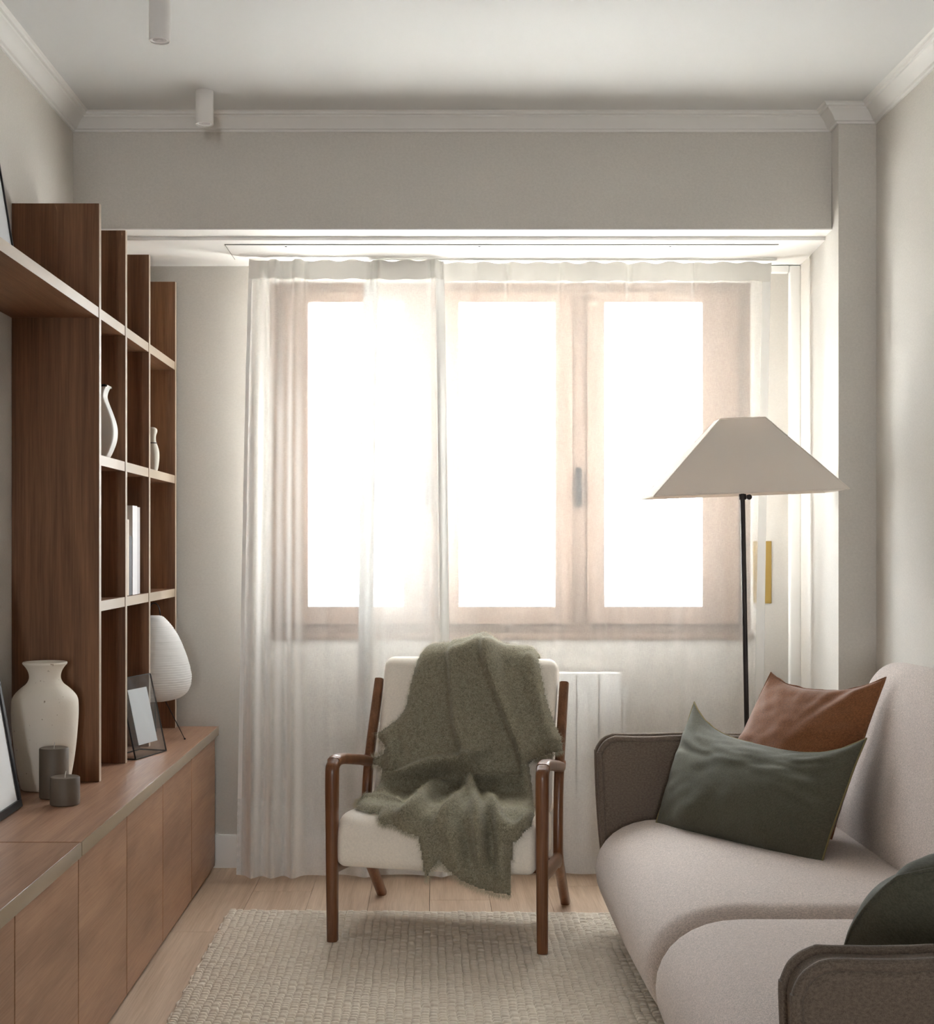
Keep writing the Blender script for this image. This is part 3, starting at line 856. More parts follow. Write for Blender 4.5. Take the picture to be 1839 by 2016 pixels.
# ------------------------------------------------------------------ armchair
CH_O = Vector((-0.323, 4.553, 0)); ca_, sa_ = math.cos(math.radians(-11.5)), math.sin(math.radians(-11.5))
def CH(x, y, z): return Vector((CH_O.x + x * ca_ - y * sa_, CH_O.y + x * sa_ + y * ca_, z))
CW = 0.687
ch = thing('armchair', CH(CW / 2, 0.33, 0), 'cream armchair with brown wooden frame in front of the window', 'armchair')
sx = CH(1, 0, 0) - CH(0, 0, 0)
for side, x in (('l', 0.0), ('r', CW)):
    # front leg rises and bends back into the armrest
    pts = [(x, 0.0, 0.016), (x, -0.004, 0.20), (x, -0.006, 0.42), (x, -0.006, 0.545), (x, 0.000, 0.580), (x, 0.030, 0.597)]
    pth = [CH(*p) for p in catmull(pts, 6)]
    n = len(pth)
    wz = [0.0175 + 0.0035 * min(1, i / (n * 0.5)) for i in range(n)]
    dz = [0.0205 + 0.006 * min(1, i / (n * 0.6)) - (0.006 if i > n * 0.8 else 0) for i in range(n)]
    v, f = tube(pth, wz, dz, side=sx, seg=16, power=3.0); mesh_obj('leg', v, f, M['teak'], ch, 50)
    pts = [(x, 0.012, 0.594), (x, 0.06, 0.597), (x, 0.13, 0.590), (x, 0.27, 0.567), (x, 0.40, 0.545), (x, 0.475, 0.530), (x, 0.50, 0.54)]
    pth = [CH(*p) for p in catmull(pts, 6)]
    v, f = tube(pth, [0.022] * len(pth), [0.0185] * len(pth), side=sx, seg=16, power=3.0); mesh_obj('armrest', v, f, M['teak'], ch, 50)
    pts = [(x, 0.690, 0.001), (x, 0.565, 0.11), (x, 0.462, 0.21), (x, 0.447, 0.30), (x, 0.465, 0.46), (x, 0.51, 0.57), (x, 0.585, 0.70), (x, 0.648, 0.805)]
    pth = [CH(*p) for p in catmull(pts, 6)]
    n = len(pth)
    v, f = tube(pth, [0.017] * n, [0.020 + 0.008 * math.exp(-((i - n * 0.33) / (n * 0.16)) ** 2) for i in range(n)], side=sx, seg=16, power=3.0)
    mesh_obj('leg', v, f, M['teak'], ch, 50)
    pts = [(x, 0.01, 0.262), (x, 0.12, 0.245), (x, 0.25, 0.232), (x, 0.38, 0.222), (x, 0.46, 0.215)]
    pth = [CH(*p) for p in catmull(pts, 5)]
    n = len(pth)
    v, f = tube(pth, [0.015] * n, [0.024 + 0.012 * abs(2 * i / (n - 1) - 1) ** 4 for i in range(n)], side=sx, seg=14, power=2.6)
    mesh_obj('side_rail', v, f, M['teak'], ch, 50)
for y, z, e in ((0.20, 0.232, 0.01), (0.44, 0.212, 0.01), (0.60, 0.62, 0.035)):
    v, f = tube([CH(e, y, z), CH(CW - e, y, z)], 0.012, 0.02, side=(0, 0, 1), seg=12, power=3); mesh_obj('cross_rail', v, f, M['teak'], ch, 50)
# cushions
SX0, SX1 = 0.016, 0.667
seat_prof = densify([(-0.020, 0.262), (0.10, 0.255), (0.42, 0.235), (0.445, 0.30), (0.43, 0.392), (0.25, 0.414), (0.06, 0.428), (0.015, 0.424), (-0.012, 0.405), (-0.022, 0.375), (-0.026, 0.31)], 0.02)
sm = np.array(seat_prof)
for _ in range(1): sm = (np.roll(sm, 1, 0) + 2 * sm + np.roll(sm, -1, 0)) / 4
v, f = puff(sm, SX0, SX1, 0.028, lambda tt, a, b: CH(tt, a, b), 8, 10, 0.004)
fix_normals(mesh_obj('seat_cushion', v, f, M['chair_cloth'], ch, 60))
back_prof = rrect(0.0, 0.125, 0.0, 0.555, 0.045, 6)
bdir = np.array([0.20, 0.53]); bdir /= np.linalg.norm(bdir); bn = np.array([bdir[1], -bdir[0]])
bp0 = np.array([0.432, 0.385])
def bpl(tt, a, b):
    q = bp0 + bdir * b + bn * a
    return CH(tt, q[0], q[1])
v, f = puff(densify(back_prof, 0.03), 0.022, 0.663, 0.035, bpl, 8, 10, 0.004)
fix_normals(mesh_obj('back_cushion', v, f, M['chair_cloth'], ch, 60))

# ------------------------------------------------------------------ mohair throw over the chair
# unrolled chair surface: behind the back, over its top, down its front, along the seat, over the front edge and down
topf = bp0 + bdir * 0.555; topb = topf + bn * 0.125
raw = [tuple(topb - bdir * 0.34 + bn * 0.012), tuple(topb + bn * 0.012 - bdir * 0.02), tuple(topb + bdir * 0.012 - bn * 0.03), tuple(topf + bdir * 0.012 + bn * 0.03),
       tuple(topf - bn * 0.012 - bdir * 0.03), (0.435, 0.455), (0.39, 0.418), (0.25, 0.418), (0.06, 0.432), (0.0, 0.425), (-0.030, 0.39), (-0.042, 0.32), (-0.05, 0.05)]
dn = []
for a, b2 in zip(raw[:-1], raw[1:]):
    a, b2 = np.array(a), np.array(b2); n = max(1, int(np.linalg.norm(b2 - a) / 0.006))
    for k in range(n): dn.append(a + (b2 - a) * k / n)
dn.append(np.array(raw[-1])); prof_t = np.array(dn)
for _ in range(30):
    prof_t[1:-1] = (prof_t[:-2] + 2 * prof_t[1:-1] + prof_t[2:]) / 4
arc = np.concatenate([[0], np.cumsum(np.linalg.norm(np.diff(prof_t, axis=0), axis=1))])
tang = np.gradient(prof_t, axis=0); tang /= np.linalg.norm(tang, axis=1, keepdims=True)
nor_t = np.stack([-tang[:, 1], tang[:, 0]], 1)
if nor_t[len(nor_t) // 2][1] < 0 and nor_t[len(nor_t) // 2][0] > 0: nor_t = -nor_t
# outward = away from the cushions: at the top of the back it must point up
itop = int(np.argmax(prof_t[:, 1]))
if nor_t[itop][1] < 0: nor_t = -nor_t
i0 = itop
def unroll(px, py, off=0.02):
    """picture position -> (u, v) on the chair's unrolled surface"""
    d = np.array([(px - PX) / FPX, 1.0, -(py - PY) / FPX]); o = np.array([0, 0, EYE]) - np.array([CH_O.x, CH_O.y, 0])
    inv = np.array([[ca_, sa_, 0], [-sa_, ca_, 0], [0, 0, 1]])
    d = inv @ d; o = inv @ o
    best = None
    Q = prof_t + nor_t * off
    for i in range(i0, len(Q) - 1):
        p, q = Q[i], Q[i + 1]
        e = q - p
        A_ = np.array([[d[1], -e[0]], [d[2], -e[1]]])
        det = np.linalg.det(A_)
        if abs(det) < 1e-9: continue
        tt, s2 = np.linalg.solve(A_, np.array([p[0] - o[1], p[1] - o[2]]))
        if -1e-6 <= s2 <= 1 + 1e-6 and tt > 0 and (best is None or tt < best[0]):
            best = (tt, o[0] + d[0] * tt, arc[i] + s2 * (arc[i + 1] - arc[i]))
    if best is None:
        k = np.argmax(Q[:, 1]); tt = (Q[k, 0] - o[1]) / d[1]
        return np.array([o[0] + d[0] * tt, arc[k]])
    return np.array(best[1:])
def UV(pts, off=0.02): return np.array([unroll(x, y, off) for x, y in pts])
def resamp(P, step=0.012):
    out = []
    for a, b2 in zip(P[:-1], P[1:]):
        n = max(1, int(np.linalg.norm(b2 - a) / step))
        for k in range(n): out.append(a + (b2 - a) * k / n)
    out.append(P[-1]); return np.array(out)
outline_px = [(822, 1292), (808, 1340), (797, 1390), (785, 1408), (765, 1424), (741, 1440), (742, 1452), (756, 1470), (752, 1482), (731, 1490), (732, 1503), (750, 1512),
              (748, 1530), (744, 1548), (735, 1562), (704, 1566), (700, 1582), (724, 1592), (744, 1592), (742, 1612), (750, 1622), (770, 1622), (782, 1632), (800, 1640), (820, 1648), (824, 1668), (829, 1700), (834, 1738),
              (848, 1716), (863, 1697), (880, 1716), (905, 1736), (935, 1750), (968, 1760), (1004, 1766), (1007, 1705), (1011, 1662), (1026, 1646), (1046, 1622), (1053, 1600), (1051, 1575), (1047, 1540), (1042, 1505),
              (1050, 1497), (1066, 1489), (1092, 1481), (1108, 1477), (1106, 1452), (1090, 1418), (1074, 1365), (1064, 1310), (1060, 1292)]
OUT = UV(outline_px)
uL, uR = OUT[0], OUT[-1]
vtop = arc[i0]
back_v = vtop - 0.26
OUT = np.concatenate([[[uL[0] + 0.03, back_v], [uL[0] + 0.004, vtop]], UV(outline_px), [[uR[0], vtop], [uR[0] - 0.02, back_v]]])
STEP = 0.0055
us = np.arange(OUT[:, 0].min() - 0.02, OUT[:, 0].max() + 0.02, STEP)
vs = np.arange(OUT[:, 1].min(), OUT[:, 1].max() + 0.02, STEP)
GU, GV = np.meshgrid(us, vs, indexing='ij')
def inside(poly):
    r = np.zeros(GU.shape, bool); n = len(poly)
    for i in range(n):
        x1_, y1_ = poly[i]; x2_, y2_ = poly[(i + 1) % n]
        c = ((y1_ > GV) != (y2_ > GV))
        if y1_ != y2_:
            r ^= c & (GU < (x2_ - x1_) * (GV - y1_) / (y2_ - y1_) + x1_)
    return r
def pdist(poly, closed=False):
    d = np.full(GU.shape, 9.0); sgn = np.ones(GU.shape); tpar = np.zeros(GU.shape)
    n = len(poly); m = n if closed else n - 1
    for i in range(m):
        a, b2 = poly[i], poly[(i + 1) % n]; e = b2 - a; L2 = max(1e-12, e @ e)
        t_ = np.clip(((GU - a[0]) * e[0] + (GV - a[1]) * e[1]) / L2, 0, 1)
        dx, dy = GU - a[0] - t_ * e[0], GV - a[1] - t_ * e[1]
        dd = np.hypot(dx, dy); k = dd < d
        cr = e[0] * (GV - a[1]) - e[1] * (GU - a[0])
        d = np.where(k, dd, d); sgn = np.where(k, np.sign(cr), sgn); tpar = np.where(k, (i + t_) / m, tpar)
    return d, sgn, tpar
mask = inside(OUT)
dE, _, _ = pdist(OUT, True)
Hh = 0.010 + 0.012 * np.clip(dE / 0.03, 0, 1) ** 0.5
def ridge(pts, h, wl, wr, taper=0.15, off=0.02):
    """a fold along a picture polyline; wl / wr = softness on its two sides (left / right of its direction in u,v)"""
    global Hh
    P = UV(catmull_px(pts), off)
    d, sg, tp = pdist(P)
    w = np.where(sg > 0, wr, wl)
    e = np.minimum(1, np.minimum(tp, 1 - tp) / max(taper, 1e-3))
    Hh = Hh + h * (0.25 + 0.75 * e) * np.exp(-(d / w) ** 2)
def catmull_px(pts): return [tuple(p) for p in catmull([(float(a), float(b)) for a, b in pts], 6)]
# sign: direction downwards in the picture (v grows): left of direction (sg>0) is towards -u... handled by wl/wr order (image right, image left)
ridge([(890, 1290), (896, 1380), (903, 1440), (924, 1502)], 0.052, 0.095, 0.015, 0.04)      # right edge of the left slab
ridge([(917, 1292), (920, 1380), (930, 1455)], -0.014, 0.012, 0.02, 0.1)
ridge([(830, 1300), (812, 1400), (800, 1470), (782, 1530)], 0.014, 0.025, 0.05, 0.05)
ridge([(953, 1290), (976, 1350), (1003, 1420), (1030, 1490), (1042, 1550)], 0.060, 0.050, 0.014, 0.04)  # right edge of the middle slab
ridge([(987, 1296), (1006, 1350), (1032, 1422)], -0.012, 0.014, 0.018, 0.1)
ridge([(1038, 1292), (1052, 1360), (1076, 1430), (1086, 1465)], 0.026, 0.035, 0.03, 0.05)
ridge([(748, 1566), (775, 1545), (820, 1517), (870, 1502), (915, 1500), (938, 1508)], 0.075, 0.022, 0.030, 0.12)
ridge([(835, 1545), (870, 1530), (900, 1535)], -0.018, 0.02, 0.02, 0.3)
ridge([(780, 1626), (812, 1600), (848, 1565), (880, 1542)], 0.048, 0.030, 0.020, 0.15)
ridge([(820, 1640), (848, 1612), (878, 1590)], -0.014, 0.014, 0.02, 0.3)
ridge([(902, 1550), (940, 1540), (1000, 1540), (1034, 1548), (1046, 1572)], 0.066, 0.016, 0.026, 0.10)
ridge([(905, 1552), (928, 1572), (938, 1612), (944, 1660), (952, 1712)], 0.052, 0.020, 0.016, 0.12)
ridge([(846, 1622), (884, 1596), (912, 1576), (930, 1562)], 0.040, 0.018, 0.026, 0.2)
ridge([(1050, 1598), (1022, 1636), (990, 1628), (972, 1596), (956, 1566)], 0.040, 0.024, 0.018, 0.2)
ridge([(990, 1640), (988, 1690), (992, 1755)], 0.026, 0.022, 0.022, 0.15)
ridge([(880, 1620), (892, 1660), (915, 1730)], 0.026, 0.028, 0.022, 0.2)
ridge([(964, 1600), (966, 1650), (968, 1710)], -0.034, 0.014, 0.014, 0.15)
ridge([(905, 1600), (915, 1650), (925, 1700)], -0.016, 0.012, 0.012, 0.2)
ridge([(896, 1546), (912, 1558)], -0.050, 0.016, 0.016, 0.01)
ridge([(762, 1460), (774, 1490), (768, 1530)], 0.026, 0.016, 0.02, 0.2)
ridge([(783, 1440), (786, 1500), (770, 1545)], -0.012, 0.010, 0.012, 0.2)
ridge([(705, 1574), (740, 1574), (790, 1580)], 0.018, 0.014, 0.016, 0.1)
# fullness where it rolls over the top of the chair
kt = np.exp(-((GV - vtop) / 0.10) ** 2)
cu = UV([(905, 1290)])[0][0]; cu2 = UV([(945, 1290)])[0][0]
Hh += kt * (0.020 + 0.034 * np.exp(-((GU - cu2) / 0.06) ** 2) + 0.012 * np.exp(-((GU - cu) / 0.10) ** 2)) * np.clip(dE / 0.04, 0, 1) ** 0.5
for _ in range(2):
    Hp = np.pad(Hh, 1, mode='edge'); Hh = (Hp[:-2, 1:-1] + Hp[2:, 1:-1] + Hp[1:-1, :-2] + Hp[1:-1, 2:] + 4 * Hh) / 8
Hh = np.maximum(Hh, 0.004)
# edges come down to the seat
Hh *= 0.35 + 0.65 * np.clip(dE / 0.022, 0, 1) ** 0.7
def throw():
    t = thing('throw_blanket', CH(0.35, 0.3, 0.43), 'fuzzy olive green mohair throw draped over the armchair', 'blanket')
    pi_ = np.interp(GV, arc, np.arange(len(arc)))
    def on(prop): 
        return np.stack([np.interp(pi_, np.arange(len(arc)), prop[:, k]) for k in range(2)], -1)
    base = on(prof_t); nn = on(nor_t)
    nz = np.vectorize(lambda a, b: noise.noise((a * 22, b * 22, 3.0)) * 0.5 + noise.noise((a * 60, b * 60, 1.0)) * 0.25)(GU, GV)
    nb_w = np.vectorize(lambda a, b: noise.noise((a * 8, b * 8, 7.0)))(GU, GV)
    hh = Hh + 0.004 * nz + 0.008 * nb_w * np.clip(dE / 0.04, 0, 1)
    loc = base + nn * hh[..., None]
    X = CH_O.x + GU * ca_ - loc[..., 0] * sa_; Y = CH_O.y + GU * sa_ + loc[..., 0] * ca_
    P = np.stack([X, Y, loc[..., 1]], -1)
    low = base + nn * (np.minimum(hh * 0.25, 0.004) + 0.0015)[..., None]
    P2 = np.stack([CH_O.x + GU * ca_ - low[..., 0] * sa_, CH_O.y + GU * sa_ + low[..., 0] * ca_, low[..., 1]], -1)
    idx = -np.ones(GU.shape, int); idx[mask] = np.arange(mask.sum())
    V = np.concatenate([P[mask], P2[mask]]); n0 = int(mask.sum())
    ok = mask[:-1, :-1] & mask[1:, :-1] & mask[1:, 1:] & mask[:-1, 1:]
    a, b2, c, d = idx[:-1, :-1][ok], idx[1:, :-1][ok], idx[1:, 1:][ok], idx[:-1, 1:][ok]
    F = np.stack([a, b2, c, d], 1)
    faces = F.tolist() + (F[:, ::-1] + n0).tolist()
    # close the rim
    from collections import Counter
    ed = {}
    for q in F.tolist():
        for k in range(4):
            e = (q[k], q[(k + 1) % 4])
            if (e[1], e[0]) in ed: del ed[(e[1], e[0])]
            else: ed[e] = 1
    for e in ed: faces.append((e[1], e[0], e[0] + n0, e[1] + n0))
    o = mesh_obj('cloth', V, faces, M['throw'], t, 180)
    bm = bmesh.new(); bm.from_mesh(o.data)
    loose = [v_ for v_ in bm.verts if not v_.link_faces]
    bmesh.ops.delete(bm, geom=loose, context='VERTS'); bmesh.ops.recalc_face_normals(bm, faces=bm.faces[:])
    bm.to_mesh(o.data); bm.free()
    # fibres
    du = np.gradient(P, axis=0); dv = np.gradient(P, axis=1)
    NN = np.cross(du, dv); NN /= np.maximum(np.linalg.norm(NN, axis=-1, keepdims=True), 1e-9)
    out = np.stack([-nn[..., 0] * sa_, nn[..., 0] * ca_, nn[..., 1]], -1)
    flip = (NN * out).sum(-1) < 0; NN[flip] *= -1
    vis = mask & (GV > vtop - 0.06)
    ii = np.argwhere(vis)
    nf = 120000
    pk = ii[rng.integers(0, len(ii), nf)]
    root = P[pk[:, 0], pk[:, 1]] + rng.normal(0, 0.0028, (nf, 3)); nr_ = NN[pk[:, 0], pk[:, 1]]
    rnd = rng.normal(0, 1, (nf, 3)); tn = rnd - (rnd * nr_).sum(1, keepdims=True) * nr_; tn /= np.maximum(np.linalg.norm(tn, axis=1, keepdims=True), 1e-9)
    dirn = nr_ * rng.uniform(0.15, 0.9, (nf, 1)) + tn * 0.9 + np.array([0, 0, -0.25]); dirn /= np.linalg.norm(dirn, axis=1, keepdims=True)
    Ln = rng.uniform(0.007, 0.018, (nf, 1)); wd = np.cross(dirn, nr_); wd /= np.maximum(np.linalg.norm(wd, axis=1, keepdims=True), 1e-9); wd *= 0.00032
    root = root - nr_ * 0.001
    fv = np.stack([root - wd, root + wd, root + dirn * Ln], 1).reshape(-1, 3)
    # fringes along the free edges
    B_ = []
    for seg_px, ln in (([(834, 1738), (848, 1716), (863, 1697), (880, 1716), (905, 1736), (935, 1750), (968, 1760), (1004, 1766)], 0.016), ([(741, 1440), (742, 1452), (756, 1470)], 0.02), ([(752, 1482), (731, 1490), (732, 1503), (750, 1512)], 0.018),
                       ([(735, 1562), (704, 1566), (700, 1582), (724, 1592)], 0.014), ([(744, 1592), (742, 1612), (750, 1622), (770, 1622), (800, 1640), (820, 1648)], 0.012), ([(1050, 1497), (1066, 1489), (1092, 1481), (1108, 1477)], 0.016)):
        Q = resamp(UV(seg_px), 0.0009)
        cen = np.array([UV([(880, 1560)])[0][0], 0])
        for k in range(len(Q)):
            for _ in range(2):
                u_, v_ = Q[k] + rng.normal(0, 0.002, 2)
                p_ = np.interp(v_, arc, np.arange(len(arc)))
                bs = np.array([np.interp(p_, np.arange(len(arc)), prof_t[:, j]) for j in range(2)]); nb2 = np.array([np.interp(p_, np.arange(len(arc)), nor_t[:, j]) for j in range(2)])
                l0 = bs + nb2 * rng.uniform(0.004, 0.012)
                tg = Q[min(k + 3, len(Q) - 1)] - Q[max(k - 3, 0)]; nrm2 = np.array([-tg[1], tg[0]]); nrm2 /= max(1e-9, np.linalg.norm(nrm2))
                iu, iv = int(round((u_ + nrm2[0] * 0.012 - us[0]) / STEP)), int(round((v_ + nrm2[1] * 0.012 - vs[0]) / STEP))
                if 0 <= iu < len(us) and 0 <= iv < len(vs) and mask[iu, iv]: nrm2 = -nrm2
                e_ = ln * rng.uniform(0.5, 1.25); u2, v2_ = u_ + nrm2[0] * e_ + rng.normal(0, 0.003), v_ + nrm2[1] * e_ + rng.normal(0, 0.003)
                p2 = np.interp(v2_, arc, np.arange(len(arc)))
                bs2 = np.array([np.interp(p2, np.arange(len(arc)), prof_t[:, j]) for j in range(2)]); nb3 = np.array([np.interp(p2, np.arange(len(arc)), nor_t[:, j]) for j in range(2)])
                l1 = bs2 + nb3 * rng.uniform(0.003, 0.01)
                a3, b3 = np.array(CH(u_, l0[0], l0[1])), np.array(CH(u2, l1[0], l1[1]))
                w3 = np.array([ca_, sa_, 0.3]) * 0.0005
                B_.append(np.stack([a3 - w3, a3 + w3, b3]))
    fr = np.concatenate(B_)
    for nm, vv, mt in (('fuzz', fv, M['throw_fibre']), ('fringe', fr, M['throw_fibre'])):
        n = len(vv) // 3
        me = bpy.data.meshes.new(nm)
        me.vertices.add(n * 3); me.vertices.foreach_set('co', vv.astype(float).ravel())
        me.loops.add(n * 3); me.loops.foreach_set('vertex_index', np.arange(n * 3))
        me.polygons.add(n); me.polygons.foreach_set('loop_start', np.arange(0, n * 3, 3))
        o = finish(nm, me, mt, t); o['kind'] = 'stuff'
throw()

# ------------------------------------------------------------------ floor lamp
LY = 4.92; sl = FPX / LY
def lp(x, y): return at(x, y, LY)
lb = Vector((lp(1477, 1075).x, LY, 0))
fl = thing('floor_lamp', lb, 'floor lamp with wide tapered linen shade and dark pole behind the sofa', 'floor lamp')
v, f = lathe([(0.0, 0.0), (0.125, 0.0), (0.13, 0.004), (0.13, 0.014), (0.125, 0.018), (0.02, 0.022), (0.014, 0.03)], lb.x, lb.y, 40, False)
mesh_obj('base', v, f, M['dark_metal'], fl, 40)
ptop = lp(1462, 975)
v, f = tube([Vector((lb.x, LY, 0.02)), ptop], 0.0088, seg=16); mesh_obj('pole', v, f, M['dark_metal'], fl, 40)
d_ = (ptop - Vector((lb.x, LY, 0.02))).normalized()
v, f = tube([ptop - d_ * 0.016, ptop + d_ * 0.004], 0.0125, seg=18); cl = mesh_obj('collar', v, f, M['dark_metal'], fl, 40)
v, f = tube([ptop + d_ * 0.004, ptop + d_ * 0.10], 0.0065, seg=12); mesh_obj('stem', v, f, M['dark_metal'], fl, 40)
k0 = ptop - d_ * 0.007 + Vector((0.010, -0.004, 0))
v, f = tube([k0, k0 + Vector((0.008, -0.002, 0))], 0.004, seg=12); v2, f2 = tube([k0 + Vector((0.010, -0.014, 0)), k0 + Vector((0.010, 0.004, 0))], 0.0095, seg=18)
m2 = MB(); m2.add(v, f); m2.add(v2, f2); m2.obj('knob', M['dark_metal'], cl, smooth=40)
def shade():
    c = Vector((lp(1461, 0).x, LY, 0)); rz = math.radians(-0.3); ry = math.radians(2.2)
    zb_, zt_ = EYE + (PY - 973) / sl, EYE + (PY - 826) / sl
    R = Matrix.Translation((c.x, c.y, zb_)) @ Matrix.Rotation(-ry, 4, 'Y') @ Matrix.Rotation(rz, 4, 'Z')
    h = zt_ - zb_
    def ring(hw, hd, z): return [(-hw, -hd, z), (hw, -hd, z), (hw, hd, z), (-hw, hd, z)]
    bw, bd, tw, td = 0.334, 0.15, 0.078, 0.06
    V = ring(bw, bd, 0) + ring(tw, td, h) + ring(bw - 0.004, bd - 0.004, 0) + ring(tw - 0.003, td - 0.003, h)
    F = []
    for k in range(4):
        k2 = (k + 1) % 4
        F += [(k, k2, 4 + k2, 4 + k), (8 + k2, 8 + k, 12 + k, 12 + k2), (k2, k, 8 + k, 8 + k2), (4 + k, 4 + k2, 12 + k2, 12 + k)]
    sh = mesh_obj('lamp_shade', [R @ Vector(p) for p in V], F, M['shade'], fl)
    m3 = MB()
    for k in range(4):
        v, f = tube([R @ Vector(V[k]), R @ Vector(V[4 + k])], 0.0022, seg=6); m3.add(v, f)
    for q in (0, 4):
        v, f = tube([R @ Vector(V[q + k]) for k in range(4)], 0.0025, seg=6, closed=True); m3.add(v, f)
    m3.obj('seam_piping', M['shade'], sh, smooth=50)
    m3 = MB()
    for y in (-1, 1):
        v, f = tube([R @ Vector((0, 0, 0.05)), R @ Vector((0.0, y * td, h - 0.05))], 0.002, seg=6); m3.add(v, f)
    m3.obj('spider', M['dark_metal'], fl)
shade()

# ------------------------------------------------------------------ sofa
YA0, YA1 = 4.66, 4.755      # far arm
YN0, YN1 = 2.14, 2.235      # near arm
YM = 3.43
so = thing('sofa', (1.05, 3.45, 0), 'taupe two seat sofa with plump rounded cushions along the right wall', 'sofa')
def superprof(x0, x1, z0, z1, a, n=2.6, seg=16, back_r=0.05):
    """seat profile: big round nose towards the room (x0), squarer back"""
    zc = (z0 + z1) / 2; hb = (z1 - z0) / 2
    pts = []
    for k in range(seg + 1):
        th = PI / 2 + PI * k / seg
        c, s2 = math.cos(th), math.sin(th)
        pts.append((x0 + a + a * math.copysign(abs(c) ** (2 / n), c), zc + hb * math.copysign(abs(s2) ** (2 / n), s2)))
    pts += [(x1 - back_r, z0)] + [(x1, z0 + back_r), (x1, z1 - back_r), (x1 - back_r, z1)]
    return pts
seat = densify(superprof(0.538, 1.40, 0.075, 0.405, 0.21, 2.15), 0.03)
for y0, y1 in ((YM + 0.002, YA0 - 0.004), (YN1 + 0.004, YM - 0.002)):
    v, f = puff(seat, y0, y1, 0.085, lambda tt, a, b: (a, tt, b), 9, 14, 0.006)
    fix_normals(mesh_obj('seat_cushion', v, f, M['sofa'], so, 60))
backp = [(1.29, 0.40), (1.31, 0.37), (1.36, 0.355), (1.50, 0.36), (1.565, 0.42), (1.57, 0.70), (1.568, 0.84), (1.555, 0.895), (1.52, 0.925), (1.47, 0.925), (1.425, 0.895), (1.39, 0.83), (1.35, 0.68), (1.30, 0.50)]
bpp = np.array(densify([tuple(p) for p in catmull(backp + [backp[0]], 4)[:-1]], 0.05))
for y0, y1 in ((YM + 0.003, YA0 - 0.10), (YN1 + 0.02, YM - 0.003)):
    v, f = puff(bpp, y0, y1, 0.10, lambda tt, a, b: (a, tt, b), 9, 14, 0.008)
    fix_normals(mesh_obj('back_cushion', v, f, M['sofa'], so, 60))
bx('base', 0.72, 1.56, YN1, YA0, 0.06, 0.10, M['sofa'], so, 0.01)
for x in (0.78, 1.48):
    for y in (2.36, 4.55):
        v, f = lathe([(0.018, 0.017 if x < 0.95 else 0.001), (0.024, 0.062)], x, y, 16, True, True); mesh_obj('leg', v, f, M['black_metal'], so, 40)
def arm(y0, y1, x0):
    prof = []
    xr, zt, zb_ = 1.572, EYE - 0.645, 0.17
    prof = [(xr, zb_), (xr, zt - 0.02)]
    r = 0.062
    for k in range(9):
        a = PI / 2 + PI / 2 * k / 8
        prof.append((x0 + r + r * math.cos(a), zt - r + r * math.sin(a)))
    prof += [(x0 + 0.008, 0.40), (x0 + 0.03, zb_)]
    top = [(xr - (xr - x0 - r) * k / 10, zt + 0.004 * math.sin(k * 1.1)) for k in range(1, 10)]
    prof = prof[:2] + [(xr, zt)] + top + prof[2:]
    v, f = puff(densify(prof, 0.05), y0, y1, 0.022, lambda tt, a, b: (a, tt, b), 5, 3)
    ar = fix_normals(mesh_obj('arm', v, f, M['sofa_arm'], so, 60))
    line = prof[2:]
    for y in (y0 + 0.012, y1 - 0.012):
        P = []
        for i, (a, b2) in enumerate(line):
            P.append(Vector((a, y, b2)))
        P = [Vector(p) for p in catmull(P, 4)]
        v, f = tube(P, 0.0125, 0.0105, side=(0, 1, 0), seg=12)
        v = [(q[0] + 0.0012 * noise.noise((q[0] * 40, q[1] * 40, q[2] * 40)), q[1], q[2] + 0.0012 * noise.noise((q[0] * 40 + 5, q[1] * 40, q[2] * 40))) for q in v]
        mesh_obj('piping', v, f, M['sofa_arm'], ar, 60)
arm(YA0, YA1, 0.562); arm(YN0, YN1, 0.562)

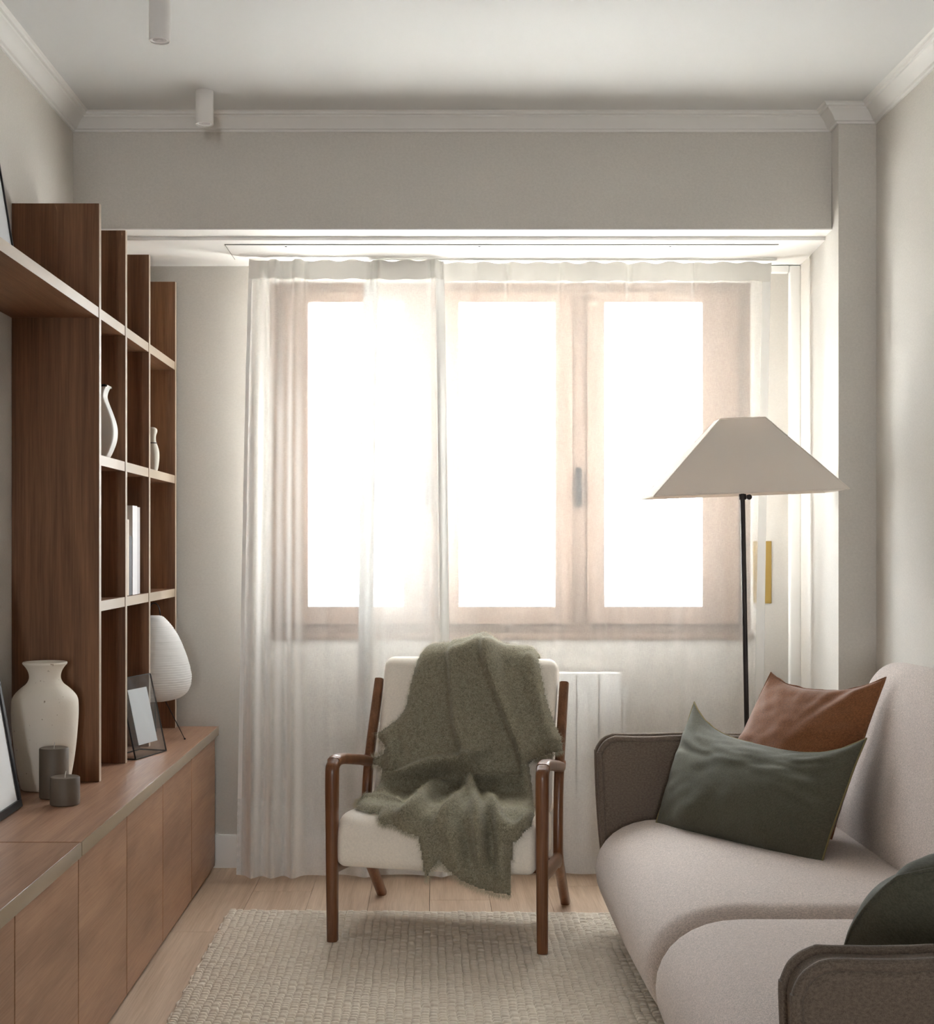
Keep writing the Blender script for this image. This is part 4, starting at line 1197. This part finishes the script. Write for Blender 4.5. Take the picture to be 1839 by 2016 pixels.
# ------------------------------------------------------------------ cushions on the sofa
def pillow(name, label, c00, c10, c11, c01, thick, mat, seam_mat, seed, conc=(0.04, 0.04, 0.0, 0.1), wr=0.006, back_mat=None, rnd=0.0, asy=0.22, cp=3.0):
    """c00 bottom left, c10 bottom right, c11 top right, c01 top left (as seen from the front); conc = how far the left, right, bottom, top edges are drawn in"""
    A, B, C, D = (np.array(c, float) for c in (c00, c10, c11, c01))
    n = np.cross(B - A, D - A); n /= np.linalg.norm(n)
    t = thing(name, Vector(((A + B) / 2).tolist()), label, 'cushion')
    N = 56
    g = np.sin(np.linspace(-PI / 2, PI / 2, N)) * 0.6 + np.linspace(-1, 1, N) * 0.4
    U, Vv = np.meshgrid(g, g, indexing='ij')
    def plane(u, v):
        cl, cr, cb, ct = conc
        uu = u * (1 - np.where(u < 0, cl, cr) * (1 - np.abs(v) ** cp)); vv = v * (1 - np.where(v < 0, cb, ct) * (1 - np.abs(u) ** cp))
        uu, vv = uu * np.sqrt(1 - rnd * v * v / 2), vv * np.sqrt(1 - rnd * u * u / 2)
        a, b2 = (uu + 1) / 2, (vv + 1) / 2
        return (A * ((1 - a) * (1 - b2))[..., None] + B * (a * (1 - b2))[..., None] + C * (a * b2)[..., None] + D * ((1 - a) * b2)[..., None])
    P = plane(U, Vv)
    bul = (np.clip(1 - np.abs(U) ** 2.2, 0, 1) * np.clip(1 - np.abs(Vv) ** 2.2, 0, 1)) ** 0.62
    asym = 1 - asy * Vv
    wrk = np.zeros_like(U)
    for i in range(N):
        for j in range(N):
            u, v_ = U[i, j], Vv[i, j]
            edge = max(abs(u), abs(v_))
            rad = math.atan2(v_, u)
            w1 = noise.noise((rad * 5.0, seed, edge * 1.2)) * edge ** 2 * 1.5
            w2 = noise.noise((u * 2.2 + seed, v_ * 2.2, 0.4)) + 0.5 * noise.noise((u * 5 + seed, v_ * 6, 2.0))
            wrk[i, j] = w1 + 0.8 * w2
    rim = np.clip((1 - np.maximum(np.abs(U), np.abs(Vv))) * 8, 0, 1)
    for sgn, nm, mt in ((1, 'front_cover', mat), (-1, 'back_cover', back_mat or mat)):
        H = (bul * thick / 2 * asym + wr * wrk * rim * (1 if sgn > 0 else 0.6)) * sgn
        Q = P + n * H[..., None]
        V = Q.reshape(-1, 3)
        F = [(i * N + j, (i + 1) * N + j, (i + 1) * N + j + 1, i * N + j + 1) for i in range(N - 1) for j in range(N - 1)]
        if sgn < 0: F = [q[::-1] for q in F]
        mesh_obj(nm, V, F, mt, t, 180)
    e = np.linspace(-1, 1, 30)
    rimp = np.concatenate([plane(e, -np.ones(30))[:-1], plane(np.ones(30), e)[:-1], plane(e[::-1], np.ones(30))[:-1], plane(-np.ones(30), e[::-1])[:-1]])
    rimp = rimp + np.array([[0.003 * noise.noise((p[0] * 30, p[1] * 30, p[2] * 30 + seed))] * 3 for p in rimp])
    v, f = tube([Vector(p) for p in rimp], 0.0028 if seam_mat is not mat else 0.004, 0.0028, closed=True, seg=8)
    mesh_obj('seam', v, f, seam_mat, t, 180)
    return t
pillow('lumbar_cushion', 'long olive green linen cushion leaning on the rust cushion', (0.728, 4.53, 0.405), (1.105, 3.955, 0.405), (1.287, 4.13, 0.735), (0.886, 4.715, 0.775),
       0.20, M['green'], M['green_seam'], 2.3, (0.0, 0.02, -0.06, 0.46), 0.011, cp=3.4)
pillow('square_cushion', 'rust brown wool cushion standing in the far sofa corner', (0.90, 4.53, 0.425), (1.19, 4.16, 0.43), (1.388, 4.27, 0.90), (1.115, 4.59, 0.885),
       0.19, M['rust'], M['rust'], 5.1, (-0.02, 0.03, 0.0, 0.20), 0.008, back_mat=M['rust_back'], cp=2.5)
pillow('square_cushion', 'olive green linen cushion against the near sofa arm, cut by the picture edge', (1.29, 2.72, 0.42), (0.765, 2.70, 0.42), (0.755, 2.37, 0.762), (1.285, 2.39, 0.765),
       0.22, M['green'], M['green'], 9.7, (-0.02, -0.02, 0.0, -0.02), 0.014, rnd=0.62, asy=0.0)
